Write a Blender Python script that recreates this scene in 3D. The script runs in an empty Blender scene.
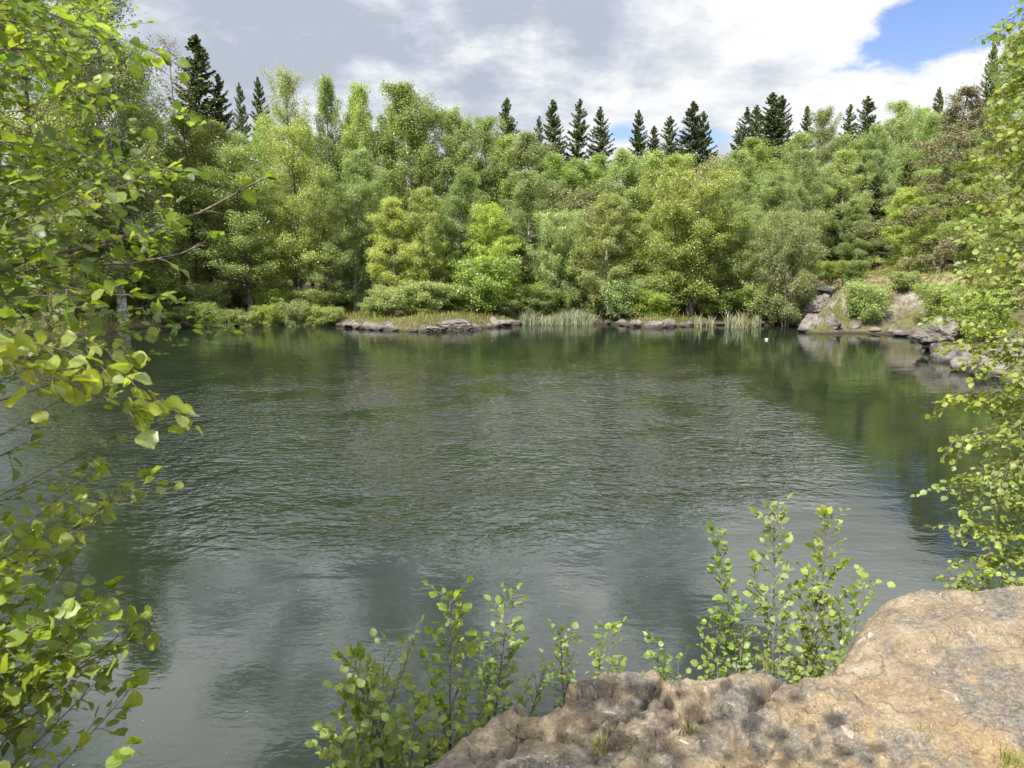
import bpy, math, random
import numpy as np
from mathutils import Vector, Matrix, noise as mnoise

C = bpy.context.scene
COL = C.collection
PI = math.pi
R = math.radians

# ------------------------------------------------------------------ camera model
EYE = 4.5
PITCH = R(9.5)
F = 770.0
cp, sp = math.cos(PITCH), math.sin(PITCH)

def ray(x, y):
    a, b = (x - 512) / F, (384 - y) / F
    return np.array((a, cp + b * sp, -sp + b * cp))

def on_plane(x, y, z=0.0):
    d = ray(x, y)
    t = (z - EYE) / d[2]
    return np.array((d[0] * t, d[1] * t, z))

def at_depth(x, y, Y):
    d = ray(x, y)
    t = Y / d[1]
    return np.array((d[0] * t, Y, EYE + d[2] * t))

# ------------------------------------------------------------------ small helpers
def smooth(a, b, x):
    t = np.clip((x - a) / (b - a), 0, 1)
    return t * t * (3 - 2 * t)

def poly_sd(P, poly):
    """signed distance, positive inside"""
    poly = np.asarray(poly, float)
    n = len(poly)
    d2 = np.full(len(P), 1e18)
    inside = np.zeros(len(P), bool)
    for i in range(n):
        a, b = poly[i], poly[(i + 1) % n]
        e = b - a
        w = P - a
        t = np.clip((w @ e) / (e @ e), 0, 1)
        q = w - t[:, None] * e
        d2 = np.minimum(d2, (q * q).sum(1))
        c = ((a[1] > P[:, 1]) != (b[1] > P[:, 1]))
        with np.errstate(divide='ignore', invalid='ignore'):
            xi = a[0] + (P[:, 1] - a[1]) / (b[1] - a[1]) * (b[0] - a[0])
        inside ^= c & (P[:, 0] < xi)
    d = np.sqrt(d2)
    return np.where(inside, d, -d)

def fbm(P, scale, octs=4, H=0.8, lac=2.1):
    out = np.empty(len(P))
    f = mnoise.fractal
    for i, p in enumerate(P):
        out[i] = f((p[0] * scale, p[1] * scale, p[2] * scale), H, lac, octs)
    return out

def mesh_of(name, verts, loops, starts, totals, mat=None, smooth_shade=False):
    me = bpy.data.meshes.new(name)
    verts = np.asarray(verts, np.float32)
    me.vertices.add(len(verts))
    me.vertices.foreach_set('co', verts.ravel())
    me.loops.add(len(loops))
    me.loops.foreach_set('vertex_index', np.asarray(loops, np.int32))
    me.polygons.add(len(starts))
    me.polygons.foreach_set('loop_start', np.asarray(starts, np.int32))
    me.polygons.foreach_set('loop_total', np.asarray(totals, np.int32))
    me.update(calc_edges=True)
    me.validate()
    if smooth_shade:
        me.polygons.foreach_set('use_smooth', np.ones(len(me.polygons), bool))
    if mat:
        me.materials.append(mat)
    return me

def quads_mesh(name, verts, quads, mat=None, smooth_shade=False):
    quads = np.asarray(quads, np.int32)
    n = len(quads)
    return mesh_of(name, verts, quads.ravel(), np.arange(n) * 4, np.full(n, 4), mat, smooth_shade)

def grid_mesh(name, X, Y, Z, mat, smooth_shade=True):
    ny, nx = Z.shape
    V = np.stack([X.ravel(), Y.ravel(), Z.ravel()], 1)
    i = np.arange(nx * ny).reshape(ny, nx)
    q = np.stack([i[:-1, :-1], i[:-1, 1:], i[1:, 1:], i[1:, :-1]], -1).reshape(-1, 4)
    return quads_mesh(name, V, q, mat, smooth_shade)

def tubes(paths, sides=5):
    """paths: list of (pts Nx3, radii N) -> verts, quads"""
    V, Q, off = [], [], 0
    ang = np.arange(sides) * 2 * PI / sides
    ca, sa = np.cos(ang), np.sin(ang)
    for pts, rad in paths:
        pts = np.asarray(pts, float)
        rad = np.asarray(rad, float)
        n = len(pts)
        t = np.gradient(pts, axis=0)
        t /= np.linalg.norm(t, axis=1)[:, None] + 1e-9
        ref = np.array((1., 0.13, 0.07)) if abs(t[:, 0].mean()) < 0.7 else np.array((0.1, 0.2, 1.))
        u = np.cross(t, ref); u /= np.linalg.norm(u, axis=1)[:, None] + 1e-9
        v = np.cross(t, u)
        ring = pts[:, None, :] + rad[:, None, None] * (u[:, None, :] * ca[None, :, None] + v[:, None, :] * sa[None, :, None])
        V.append(ring.reshape(-1, 3))
        i = off + np.arange(n * sides).reshape(n, sides)
        j = np.roll(i, -1, axis=1)
        Q.append(np.stack([i[:-1], j[:-1], j[1:], i[1:]], -1).reshape(-1, 4))
        off += n * sides
    return np.concatenate(V), np.concatenate(Q)

def tube_mesh(name, paths, mat, sides=5):
    v, q = tubes(paths, sides)
    return quads_mesh(name, v, q, mat, True)

def unit(a):
    return a / (np.linalg.norm(a, axis=-1, keepdims=True) + 1e-9)

def far_leaves(name, cen, rng, length, width, mat, up=0.5, hang=0.0, outw=0.35):
    """one kite shaped face per leaf spray"""
    n = len(cen)
    ax = cen - np.array((0, 0, 1)) * cen[:, 2:3]
    nor = unit(rng.normal(size=(n, 3)) + np.array((0, 0, up)) + outw * unit(ax))
    d = rng.normal(size=(n, 3)) + np.array((0, 0, -hang))
    d = unit(d - (d * nor).sum(1)[:, None] * nor)
    s = np.cross(nor, d)
    L = length * rng.uniform(0.65, 1.35, n)[:, None]
    W = width * rng.uniform(0.65, 1.35, n)[:, None]
    V = np.stack([cen - d * L * .5, cen + s * W * .5 - d * L * .08, cen + d * L * .5, cen - s * W * .5 - d * L * .08], 1).reshape(-1, 3)
    return quads_mesh(name, V, np.arange(n * 4).reshape(n, 4), mat)

def near_leaves(name, base, d, nor, L, mat, round_=1.0, rng=None):
    """leaf blades with a folded midrib and curved tip: base, direction, normal, length"""
    n = len(base)
    d = unit(d)
    nor = unit(nor - (nor * d).sum(1)[:, None] * d)
    s = np.cross(nor, d)
    w = round_
    side = [(.05, .15), (.25, .40), (.52, .46), (.78, .32), (.93, .12)]
    T = np.array([(0, 0), (.25, 0), (.5, 0), (.75, 0), (1.0, 0)] + [(x, y * w) for x, y in side] + [(x, -y * w) for x, y in side])
    fold = rng.uniform(.05, .45, n)
    curl = rng.uniform(-.1, .42, n)
    wav = rng.normal(0, .05, (n, 15))
    tx, ty = T[:, 0][None], T[:, 1][None]
    tz = fold[:, None] * np.abs(ty) - curl[:, None] * tx * tx + wav * (np.abs(ty) > 0)
    L = np.asarray(L)[:, None, None]
    V = base[:, None, :] + L * (tx[..., None] * d[:, None] + ty[..., None] * s[:, None] + tz[..., None] * nor[:, None])
    V = V.reshape(-1, 3)
    o = (np.arange(n) * 15)[:, None]
    q = [[i, i + 1, 6 + i, 5 + i] for i in range(4)] + [[i, 10 + i, 11 + i, i + 1] for i in range(4)]
    quads = np.concatenate([o + np.array([f]) for f in q], 0)
    me = quads_mesh(name, V, quads, mat, True)
    for key, vals in (('rib', np.abs(T[:, 1])), ('along', T[:, 0])):
        at = me.attributes.new(key, 'FLOAT', 'POINT')
        at.data.foreach_set('value', np.tile(vals, n).astype(np.float32))
    return me

def obj(name, me, parent=None, loc=None):
    o = bpy.data.objects.new(name, me)
    COL.objects.link(o)
    if parent is not None:
        o.parent = parent
    if loc is not None:
        o.location = loc
    return o

def tag(o, label=None, cat=None, group=None, kind=None):
    if label: o['label'] = label
    if cat: o['category'] = cat
    if group: o['group'] = group
    if kind: o['kind'] = kind
    return o

def thing(name, label, cat, loc=(0, 0, 0), rz=0, group=None):
    o = bpy.data.objects.new(name, None)
    COL.objects.link(o)
    o.location = loc
    o.rotation_euler = (0, 0, rz)
    o.empty_display_size = .2
    return tag(o, label, cat, group)

# ------------------------------------------------------------------ materials
class NT:
    def __init__(s, name):
        s.m = bpy.data.materials.new(name)
        s.m.use_nodes = True
        s.t = s.m.node_tree
        s.t.nodes.clear()
        s.out = s.t.nodes.new('ShaderNodeOutputMaterial')
    def n(s, typ, **kw):
        nd = s.t.nodes.new(typ)
        for k, v in kw.items():
            if k.startswith('i_'):
                key = k[2:]
                key = int(key) if key.isdigit() else key.replace('_', ' ')
                nd.inputs[key].default_value = v
            else:
                setattr(nd, k, v)
        return nd
    def l(s, a, b):
        s.t.links.new(a, b)
    def math(s, op, a, b=None, c=None, clamp=False):
        nd = s.n('ShaderNodeMath', operation=op, use_clamp=clamp)
        for i, v in enumerate((a, b, c)):
            if v is None: continue
            if isinstance(v, (int, float)): nd.inputs[i].default_value = v
            else: s.l(v, nd.inputs[i])
        return nd.outputs[0]
    def mix(s, fac, a, b, blend='MIX'):
        nd = s.n('ShaderNodeMix', data_type='RGBA', blend_type=blend)
        for key, v in ((0, fac), (6, a), (7, b)):
            if isinstance(v, (int, float)): nd.inputs[key].default_value = v
            elif isinstance(v, tuple): nd.inputs[key].default_value = v if len(v) == 4 else v + (1,)
            else: s.l(v, nd.inputs[key])
        return nd.outputs[2]
    def ramp(s, fac, stops):
        nd = s.n('ShaderNodeValToRGB')
        el = nd.color_ramp.elements
        while len(el) < len(stops): el.new(.5)
        for e, (p, c) in zip(el, stops):
            e.position = p
            e.color = tuple(c) + (1,) if len(c) == 3 else c
        s.l(fac, nd.inputs[0])
        return nd.outputs[0]
    def noise(s, vec, scale, detail=4, rough=.55, dist=0.0):
        nd = s.n('ShaderNodeTexNoise')
        nd.inputs['Scale'].default_value = scale
        nd.inputs['Detail'].default_value = detail
        nd.inputs['Roughness'].default_value = rough
        nd.inputs['Distortion'].default_value = dist
        if vec is not None: s.l(vec, nd.inputs['Vector'])
        return nd.outputs['Fac']
    def sstep(s, v, a, b):
        nd = s.n('ShaderNodeMapRange', interpolation_type='SMOOTHSTEP')
        nd.inputs[1].default_value = a
        nd.inputs[2].default_value = b
        s.l(v, nd.inputs[0])
        return nd.outputs[0]

def leaf_mat(name, cols, trans, tf=.35, gloss=.05, objvar=.25, rough=.45, veins=False):
    """leaf colour varies leaf by leaf (random island) and tree by tree (object random)"""
    k = NT(name)
    geo = k.n('ShaderNodeNewGeometry')
    oi = k.n('ShaderNodeObjectInfo')
    base = k.ramp(geo.outputs['Random Per Island'], [(i / (len(cols) - 1), c) for i, c in enumerate(cols)])
    hs = k.n('ShaderNodeHueSaturation')
    k.l(base, hs.inputs['Color'])
    k.l(k.math('MULTIPLY_ADD', oi.outputs['Random'], objvar * 2, 1 - objvar), hs.inputs['Value'])
    r2 = k.math('FRACT', k.math('MULTIPLY', oi.outputs['Random'], 7.31))
    k.l(k.math('MULTIPLY_ADD', r2, .024, .473), hs.inputs['Hue'])
    r3 = k.math('FRACT', k.math('MULTIPLY', oi.outputs['Random'], 13.7))
    k.l(k.math('MULTIPLY_ADD', r3, .25, .82), hs.inputs['Saturation'])
    col = hs.outputs[0]
    if veins:
        rib = k.n('ShaderNodeAttribute', attribute_name='rib').outputs['Fac']
        al = k.n('ShaderNodeAttribute', attribute_name='along').outputs['Fac']
        side = k.math('SINE', k.math('SUBTRACT', k.math('MULTIPLY', al, 44.0), k.math('MULTIPLY', rib, 40.0)))
        vein = k.math('MAXIMUM', k.math('SUBTRACT', 1.0, k.sstep(rib, .0, .035)), k.math('MULTIPLY', k.sstep(side, .55, 1.0), .55))
        blot = k.noise(geo.outputs['Position'], 70, 3, .6)
        col = k.mix(k.math('MULTIPLY', vein, .30), col, k.mix(1.0, col, (1.7, 1.55, 1.9), 'MULTIPLY'))
        col = k.mix(k.sstep(blot, .40, .70), col, k.mix(1.0, col, (.72, .78, .8), 'MULTIPLY'))
        # some leaves carry a brown bitten spot near the edge
        bite = k.math('MULTIPLY', k.sstep(blot, .70, .73), k.sstep(rib, .2, .35))
        col = k.mix(bite, col, (.12, .075, .025))
    dif = k.n('ShaderNodeBsdfDiffuse'); k.l(col, dif.inputs[0])
    tr = k.n('ShaderNodeBsdfTranslucent')
    k.l(k.mix(1.0, col, trans, 'MULTIPLY'), tr.inputs[0])
    ms = k.n('ShaderNodeMixShader', i_0=tf); k.l(dif.outputs[0], ms.inputs[1]); k.l(tr.outputs[0], ms.inputs[2])
    gl = k.n('ShaderNodeBsdfGlossy'); gl.inputs['Roughness'].default_value = rough
    gl.inputs[0].default_value = (.8, .85, .8, 1)
    m2 = k.n('ShaderNodeMixShader', i_0=gloss); k.l(ms.outputs[0], m2.inputs[1]); k.l(gl.outputs[0], m2.inputs[2])
    k.l(m2.outputs[0], k.out.inputs[0])
    return k.m

def bark_mat(name, c1, c2, scale=9, stretch=.25, bump=.4):
    k = NT(name)
    tc = k.n('ShaderNodeTexCoord')
    mp = k.n('ShaderNodeMapping'); mp.inputs['Scale'].default_value = (1, 1, stretch)
    k.l(tc.outputs['Object'], mp.inputs[0])
    nz = k.noise(mp.outputs[0], scale, 5, .6)
    col = k.ramp(nz, [(.38, c1), (.62, c2)])
    p = k.n('ShaderNodeBsdfPrincipled', i_Roughness=.85)
    p.inputs['Specular IOR Level'].default_value = .2
    k.l(col, p.inputs['Base Color'])
    bp = k.n('ShaderNodeBump', i_Strength=bump, i_Distance=.02); k.l(nz, bp.inputs['Height'])
    k.l(bp.outputs[0], p.inputs['Normal'])
    k.l(p.outputs[0], k.out.inputs[0])
    return k.m

M = {}
M['birch_leaf'] = leaf_mat('birch_leaf', [(0.173, 0.264, 0.060), (0.230, 0.331, 0.076), (0.309, 0.408, 0.102)], (1.2, 1.2, .85), .5)
M['bright_leaf'] = leaf_mat('bright_leaf', [(0.220, 0.319, 0.049), (0.294, 0.391, 0.060), (0.372, 0.463, 0.082)], (1.2, 1.2, .8), .5)
M['alder_leaf'] = leaf_mat('alder_leaf', [(0.167, 0.237, 0.050), (0.230, 0.304, 0.064), (0.309, 0.364, 0.087)], (1.2, 1.2, .8), .5)
M['sallow_leaf'] = leaf_mat('sallow_leaf', [(0.193, 0.281, 0.058), (0.257, 0.347, 0.072), (0.335, 0.419, 0.102)], (1.2, 1.2, .8), .48)
M['tawny_leaf'] = leaf_mat('tawny_leaf', [(.185, .185, .075), (.24, .235, .09), (.30, .285, .12)], (1.2, 1.1, .7), .4)
M['spruce_needle'] = leaf_mat('spruce_needle', [(0.053, 0.087, 0.028), (0.081, 0.123, 0.037), (0.126, 0.171, 0.050)], (1, 1, .7), .15, .03, .2)
M['pine_needle'] = leaf_mat('pine_needle', [(.15, .145, .07), (.20, .185, .09), (.26, .235, .115)], (1, 1, .7), .2, .03, .1)
M['hazel_leaf'] = leaf_mat('hazel_leaf', [(.085, .155, .028), (.125, .210, .034), (.190, .275, .044)], (1.9, 1.8, .8), .55, .035, .1, .5, veins=True)
M['aspen_leaf'] = leaf_mat('aspen_leaf', [(0.108, 0.180, 0.022), (0.162, 0.246, 0.026), (0.228, 0.300, 0.032)], (1.9, 1.8, .8), .48, .035, .1, .5, veins=True)
M['lime_leaf'] = leaf_mat('lime_leaf', [(.190, .265, .018), (.250, .335, .022), (.310, .370, .028)], (1.6, 1.6, .6), .55, .06, .05, .42, veins=True)
M['side_leaf'] = leaf_mat('side_leaf', [(.120, .190, .024), (.180, .255, .032), (.280, .345, .052)], (1.5, 1.45, .7), .45, .035, .08, .5, veins=True)
M['sapling_leaf'] = leaf_mat('sapling_leaf', [(.120, .200, .034), (.175, .265, .044), (.270, .345, .066)], (1.6, 1.5, .8), .45, .035, .12, .5, veins=True)
M['reed_blade'] = leaf_mat('reed_blade', [(.14, .20, .08), (.24, .28, .14), (.38, .38, .25)], (1, 1, .7), .25, .03, .05)
M['grass_blade'] = leaf_mat('grass_blade', [(.10, .14, .03), (.16, .20, .04), (.30, .28, .10)], (1.2, 1.2, .7), .3, .03, .05)
M['birch_bark'] = bark_mat('birch_bark', (.08, .07, .06), (.52, .49, .44), 7, .9)
M['dark_bark'] = bark_mat('dark_bark', (.035, .028, .022), (.11, .09, .07), 9, .2)
M['grey_bark'] = bark_mat('grey_bark', (.10, .09, .075), (.22, .20, .17), 10, .3)
M['twig_bark'] = bark_mat('twig_bark', (.07, .055, .04), (.16, .13, .10), 60, .2, .2)
M['green_stem'] = bark_mat('green_stem', (.06, .055, .045), (.16, .15, .13), 60, .3, .2)

def rock_mat(name, near=False):
    k = NT(name)
    geo = k.n('ShaderNodeNewGeometry')
    pos = geo.outputs['Position']
    sx = k.n('ShaderNodeSeparateXYZ'); k.l(pos, sx.inputs[0])
    if near:
        big = k.noise(pos, 1.1, 5, .6, .4)
        med = k.noise(pos, 5.5, 6, .62, .3)
        fine = k.noise(pos, 42, 6, .7)
        grit = k.noise(pos, 170, 3, .6)
        tan_, grey, pale, orange = (.195, .150, .094), (.108, .094, .077), (.265, .218, .155), (.255, .165, .075)
        col = k.ramp(med, [(.30, grey), (.47, tan_), (.66, pale)])
        # ochre staining: iron stained zones in the stone
        och = k.math('MULTIPLY', k.sstep(big, .50, .66), k.sstep(med, .36, .58))
        col = k.mix(k.math('MULTIPLY', och, .6), col, orange)
        # grey lichen sheets
        lich = k.noise(pos, 2.3, 7, .66, .6)
        lm = k.sstep(lich, .50, .62)
        # more lichen on the broken left part
        lm = k.math('MULTIPLY', lm, .85)
        spk = k.noise(pos, 95, 4, .65)
        lc = k.ramp(fine, [(.3, (.075, .068, .06)), (.55, (.135, .122, .105)), (.75, (.23, .212, .18))])
        col = k.mix(lm, col, lc)
        # fine speckle
        col = k.mix(.42, col, k.ramp(fine, [(.30, (.35, .34, .33)), (.5, (1, 1, 1)), (.70, (1.5, 1.48, 1.42))]), 'MULTIPLY')
        col = k.mix(.35, col, k.ramp(grit, [(.32, (.35, .34, .33)), (.5, (1, 1, 1)), (.7, (1.5, 1.5, 1.5))]), 'MULTIPLY')
        # dark mineral grains, pits and pale crystals
        col = k.mix(k.math('MULTIPLY', k.math('SUBTRACT', 1.0, k.sstep(spk, .36, .40)), .75), col, (.045, .04, .034))
        col = k.mix(k.math('MULTIPLY', k.sstep(spk, .62, .66), .6), col, (.46, .42, .36))
        # pale flake patches
        fl = k.noise(pos, 9, 4, .5, 1.2)
        col = k.mix(k.math('MULTIPLY', k.sstep(fl, .66, .70), .55), col, (.42, .38, .33))
        # thin dark seams
        vor = k.n('ShaderNodeTexVoronoi', feature='DISTANCE_TO_EDGE'); vor.inputs['Scale'].default_value = 2.1
        wv = k.n('ShaderNodeVectorMath', operation='ADD')
        nc = k.n('ShaderNodeTexNoise'); nc.inputs['Scale'].default_value = 3.0; nc.inputs['Detail'].default_value = 5
        k.l(pos, nc.inputs['Vector'])
        vs = k.n('ShaderNodeVectorMath', operation='SCALE'); vs.inputs[3].default_value = .55
        k.l(nc.outputs['Color'], vs.inputs[0]); k.l(vs.outputs[0], wv.inputs[0]); k.l(pos, wv.inputs[1])
        k.l(wv.outputs[0], vor.inputs['Vector'])
        seam = k.math('MULTIPLY', k.math('SUBTRACT', 1.0, k.sstep(vor.outputs[0], .002, .022)), k.sstep(med, .42, .60))
        col = k.mix(k.math('MULTIPLY', seam, .55), col, (.07, .058, .045))
        h = k.math('ADD', k.math('MULTIPLY', fine, .75), k.math('MULTIPLY', spk, .32))
        h = k.math('ADD', h, k.math('MULTIPLY', med, 1.4))
        h = k.math('SUBTRACT', h, k.math('MULTIPLY', seam, .35))
        h = k.math('ADD', h, k.math('MULTIPLY', k.sstep(fl, .66, .70), .10))
        bd = .02
    else:
        med = k.noise(pos, 1.6, 6, .62, .4)
        fine = k.noise(pos, 8, 5, .65)
        col = k.ramp(med, [(.3, (.070, .060, .056)), (.5, (.135, .118, .108)), (.68, (.225, .20, .18))])
        col = k.mix(.4, col, k.ramp(fine, [(.3, (.4, .4, .4)), (.5, (1, 1, 1)), (.7, (1.4, 1.4, 1.4))]), 'MULTIPLY')
        moss = k.math('MULTIPLY', k.sstep(sx.outputs[2], .55, 1.0), k.sstep(fine, .48, .6))
        nz = k.n('ShaderNodeSeparateXYZ'); k.l(geo.outputs['Normal'], nz.inputs[0])
        moss = k.math('MULTIPLY', moss, k.sstep(nz.outputs[2], .5, .9))
        col = k.mix(k.math('MULTIPLY', moss, .8), col, (.13, .15, .045))
        # dark wet band at the waterline
        col = k.mix(k.math('SUBTRACT', 1.0, k.sstep(sx.outputs[2], .08, .30)), col, (.045, .038, .032))
        h = k.math('ADD', med, k.math('MULTIPLY', fine, .4))
        bd = .15
    p = k.n('ShaderNodeBsdfPrincipled', i_Roughness=.88)
    p.inputs['Specular IOR Level'].default_value = .25
    k.l(col, p.inputs['Base Color'])
    bp = k.n('ShaderNodeBump', i_Strength=.9, i_Distance=bd); k.l(h, bp.inputs['Height'])
    k.l(bp.outputs[0], p.inputs['Normal'])
    k.l(p.outputs[0], k.out.inputs[0])
    return k.m
M['ledge_rock'] = rock_mat('ledge_rock', True)
M['shore_rock'] = rock_mat('shore_rock', False)

def ground_mat():
    k = NT('forest_floor')
    geo = k.n('ShaderNodeNewGeometry')
    pos = geo.outputs['Position']
    sx = k.n('ShaderNodeSeparateXYZ'); k.l(pos, sx.inputs[0])
    n1 = k.noise(pos, .35, 5, .6)
    n2 = k.noise(pos, 3.0, 6, .65)
    n3 = k.noise(pos, 14, 4, .6)
    col = k.ramp(n2, [(.3, (.035, .028, .018)), (.5, (.09, .075, .04)), (.7, (.14, .13, .055))])
    col = k.mix(k.sstep(n1, .50, .66), col, k.ramp(n2, [(.3, (.05, .06, .018)), (.6, (.11, .12, .035))]))
    dry = k.math('MULTIPLY', k.sstep(sx.outputs[2], 2.4, 3.2), k.sstep(n2, .38, .6))
    col = k.mix(k.math('MULTIPLY', dry, .7), col, (.30, .23, .13))
    nz = k.n('ShaderNodeSeparateXYZ'); k.l(geo.outputs['Normal'], nz.inputs[0])
    steep = k.math('SUBTRACT', 1.0, k.sstep(nz.outputs[2], .62, .86))
    rk = k.ramp(n2, [(.3, (.11, .095, .09)), (.5, (.24, .215, .2)), (.7, (.36, .33, .30))])
    col = k.mix(steep, col, rk)
    col = k.mix(k.math('SUBTRACT', 1.0, k.sstep(sx.outputs[2], .02, .2)), col, (.04, .033, .024))
    p = k.n('ShaderNodeBsdfPrincipled', i_Roughness=.95); p.inputs['Specular IOR Level'].default_value = .15
    k.l(col, p.inputs['Base Color'])
    bp = k.n('ShaderNodeBump', i_Strength=.9, i_Distance=.12)
    k.l(k.math('ADD', n2, k.math('MULTIPLY', n3, .5)), bp.inputs['Height'])
    k.l(bp.outputs[0], p.inputs['Normal']); k.l(p.outputs[0], k.out.inputs[0])
    return k.m
M['ground'] = ground_mat()

def water_mat():
    k = NT('pond_water')
    geo = k.n('ShaderNodeNewGeometry')
    pos = geo.outputs['Position']
    sx = k.n('ShaderNodeSeparateXYZ'); k.l(pos, sx.inputs[0])
    X, Y = sx.outputs[0], sx.outputs[1]
    wob = k.noise(pos, .22, 4, .6)
    wob2 = k.noise(pos, .9, 4, .6)
    w = k.math('ADD', k.math('MULTIPLY_ADD', wob, 7.0, -3.5), k.math('MULTIPLY_ADD', wob2, 2.6, -1.3))
    # wind ruffled zone: beyond a curved line, left of the lee of the right bank, dying out towards the far shore
    line = k.math('SUBTRACT', Y, k.math('ADD', k.math('MULTIPLY_ADD', X, .18, 11.6), k.math('MULTIPLY', k.math('MULTIPLY', X, X), .055)))
    zone = k.sstep(k.math('ADD', line, k.math('MULTIPLY', w, .5)), -1.2, 1.8)
    lee = k.math('SUBTRACT', 1.0, k.sstep(k.math('ADD', k.math('SUBTRACT', X, k.math('MULTIPLY', Y, .10)), k.math('MULTIPLY', w, .35)), 4.0, 7.0))
    far = k.math('SUBTRACT', 1.0, k.math('MULTIPLY', k.sstep(k.math('ADD', Y, k.math('MULTIPLY', w, 1.0)), 22.0, 36.0), .93))
    amp = k.math('MULTIPLY', k.math('MULTIPLY', zone, lee), far)
    patch = k.math('MULTIPLY_ADD', k.sstep(k.noise(pos, .33, 4, .65), .34, .62), 1.0, .35)
    amp = k.math('MULTIPLY', amp, patch)
    # ripple heights: short crests lying across the view, two crossing trains
    def train(scale, rot, sy, detail=2, dist=.6):
        mp = k.n('ShaderNodeMapping')
        mp.inputs['Rotation'].default_value = (0, 0, R(rot))
        mp.inputs['Scale'].default_value = (scale, scale * sy, 1)
        k.l(pos, mp.inputs[0])
        return k.noise(mp.outputs[0], 1.0, detail, .5, dist)
    r1 = train(1.9, 8, 2.3)
    r2 = train(4.4, -14, 1.35)
    r3 = train(.50, 20, 2.4, 2)
    ripple = k.math('ADD', k.math('MULTIPLY', r1, .050), k.math('MULTIPLY', r2, .042))
    swell = k.math('ADD', k.math('MULTIPLY', r3, .009), k.math('MULTIPLY', r2, .0018))
    calm = k.math('MULTIPLY', k.sstep(Y, 5.0, 13.0), 1.0)
    small = k.math('MULTIPLY', k.math('MULTIPLY_ADD', calm, .5, .5), swell)
    tiny = k.math('MULTIPLY', train(5.0, 5, 2.2, 2), .0012)
    h = k.math('ADD', k.math('ADD', k.math('MULTIPLY', ripple, amp), small), tiny)
    bp = k.n('ShaderNodeBump', i_Strength=1.0, i_Distance=1.0)
    k.l(h, bp.inputs['Height'])
    p = k.n('ShaderNodeBsdfPrincipled', i_Roughness=.03, i_IOR=1.333)
    murk = k.noise(pos, .6, 3, .6)
    k.l(k.ramp(murk, [(.35, (.008, .0135, .0072)), (.65, (.0125, .018, .0105))]), p.inputs['Base Color'])
    k.l(bp.outputs[0], p.inputs['Normal'])
    k.l(p.outputs[0], k.out.inputs[0])
    return k.m
M['water'] = water_mat()

def plain_mat(name, col, rough=.5):
    k = NT(name)
    tc = k.n('ShaderNodeTexCoord')
    nz = k.noise(tc.outputs['Object'], 30, 3)
    p = k.n('ShaderNodeBsdfPrincipled', i_Roughness=rough)
    k.l(k.mix(nz, tuple(c * .8 for c in col), col), p.inputs['Base Color'])
    k.l(p.outputs[0], k.out.inputs[0])
    return k.m
M['white'] = plain_mat('white_plastic', (.5, .5, .47))
M['speck'] = plain_mat('pale_pollen', (.24, .24, .19), .9)

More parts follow.
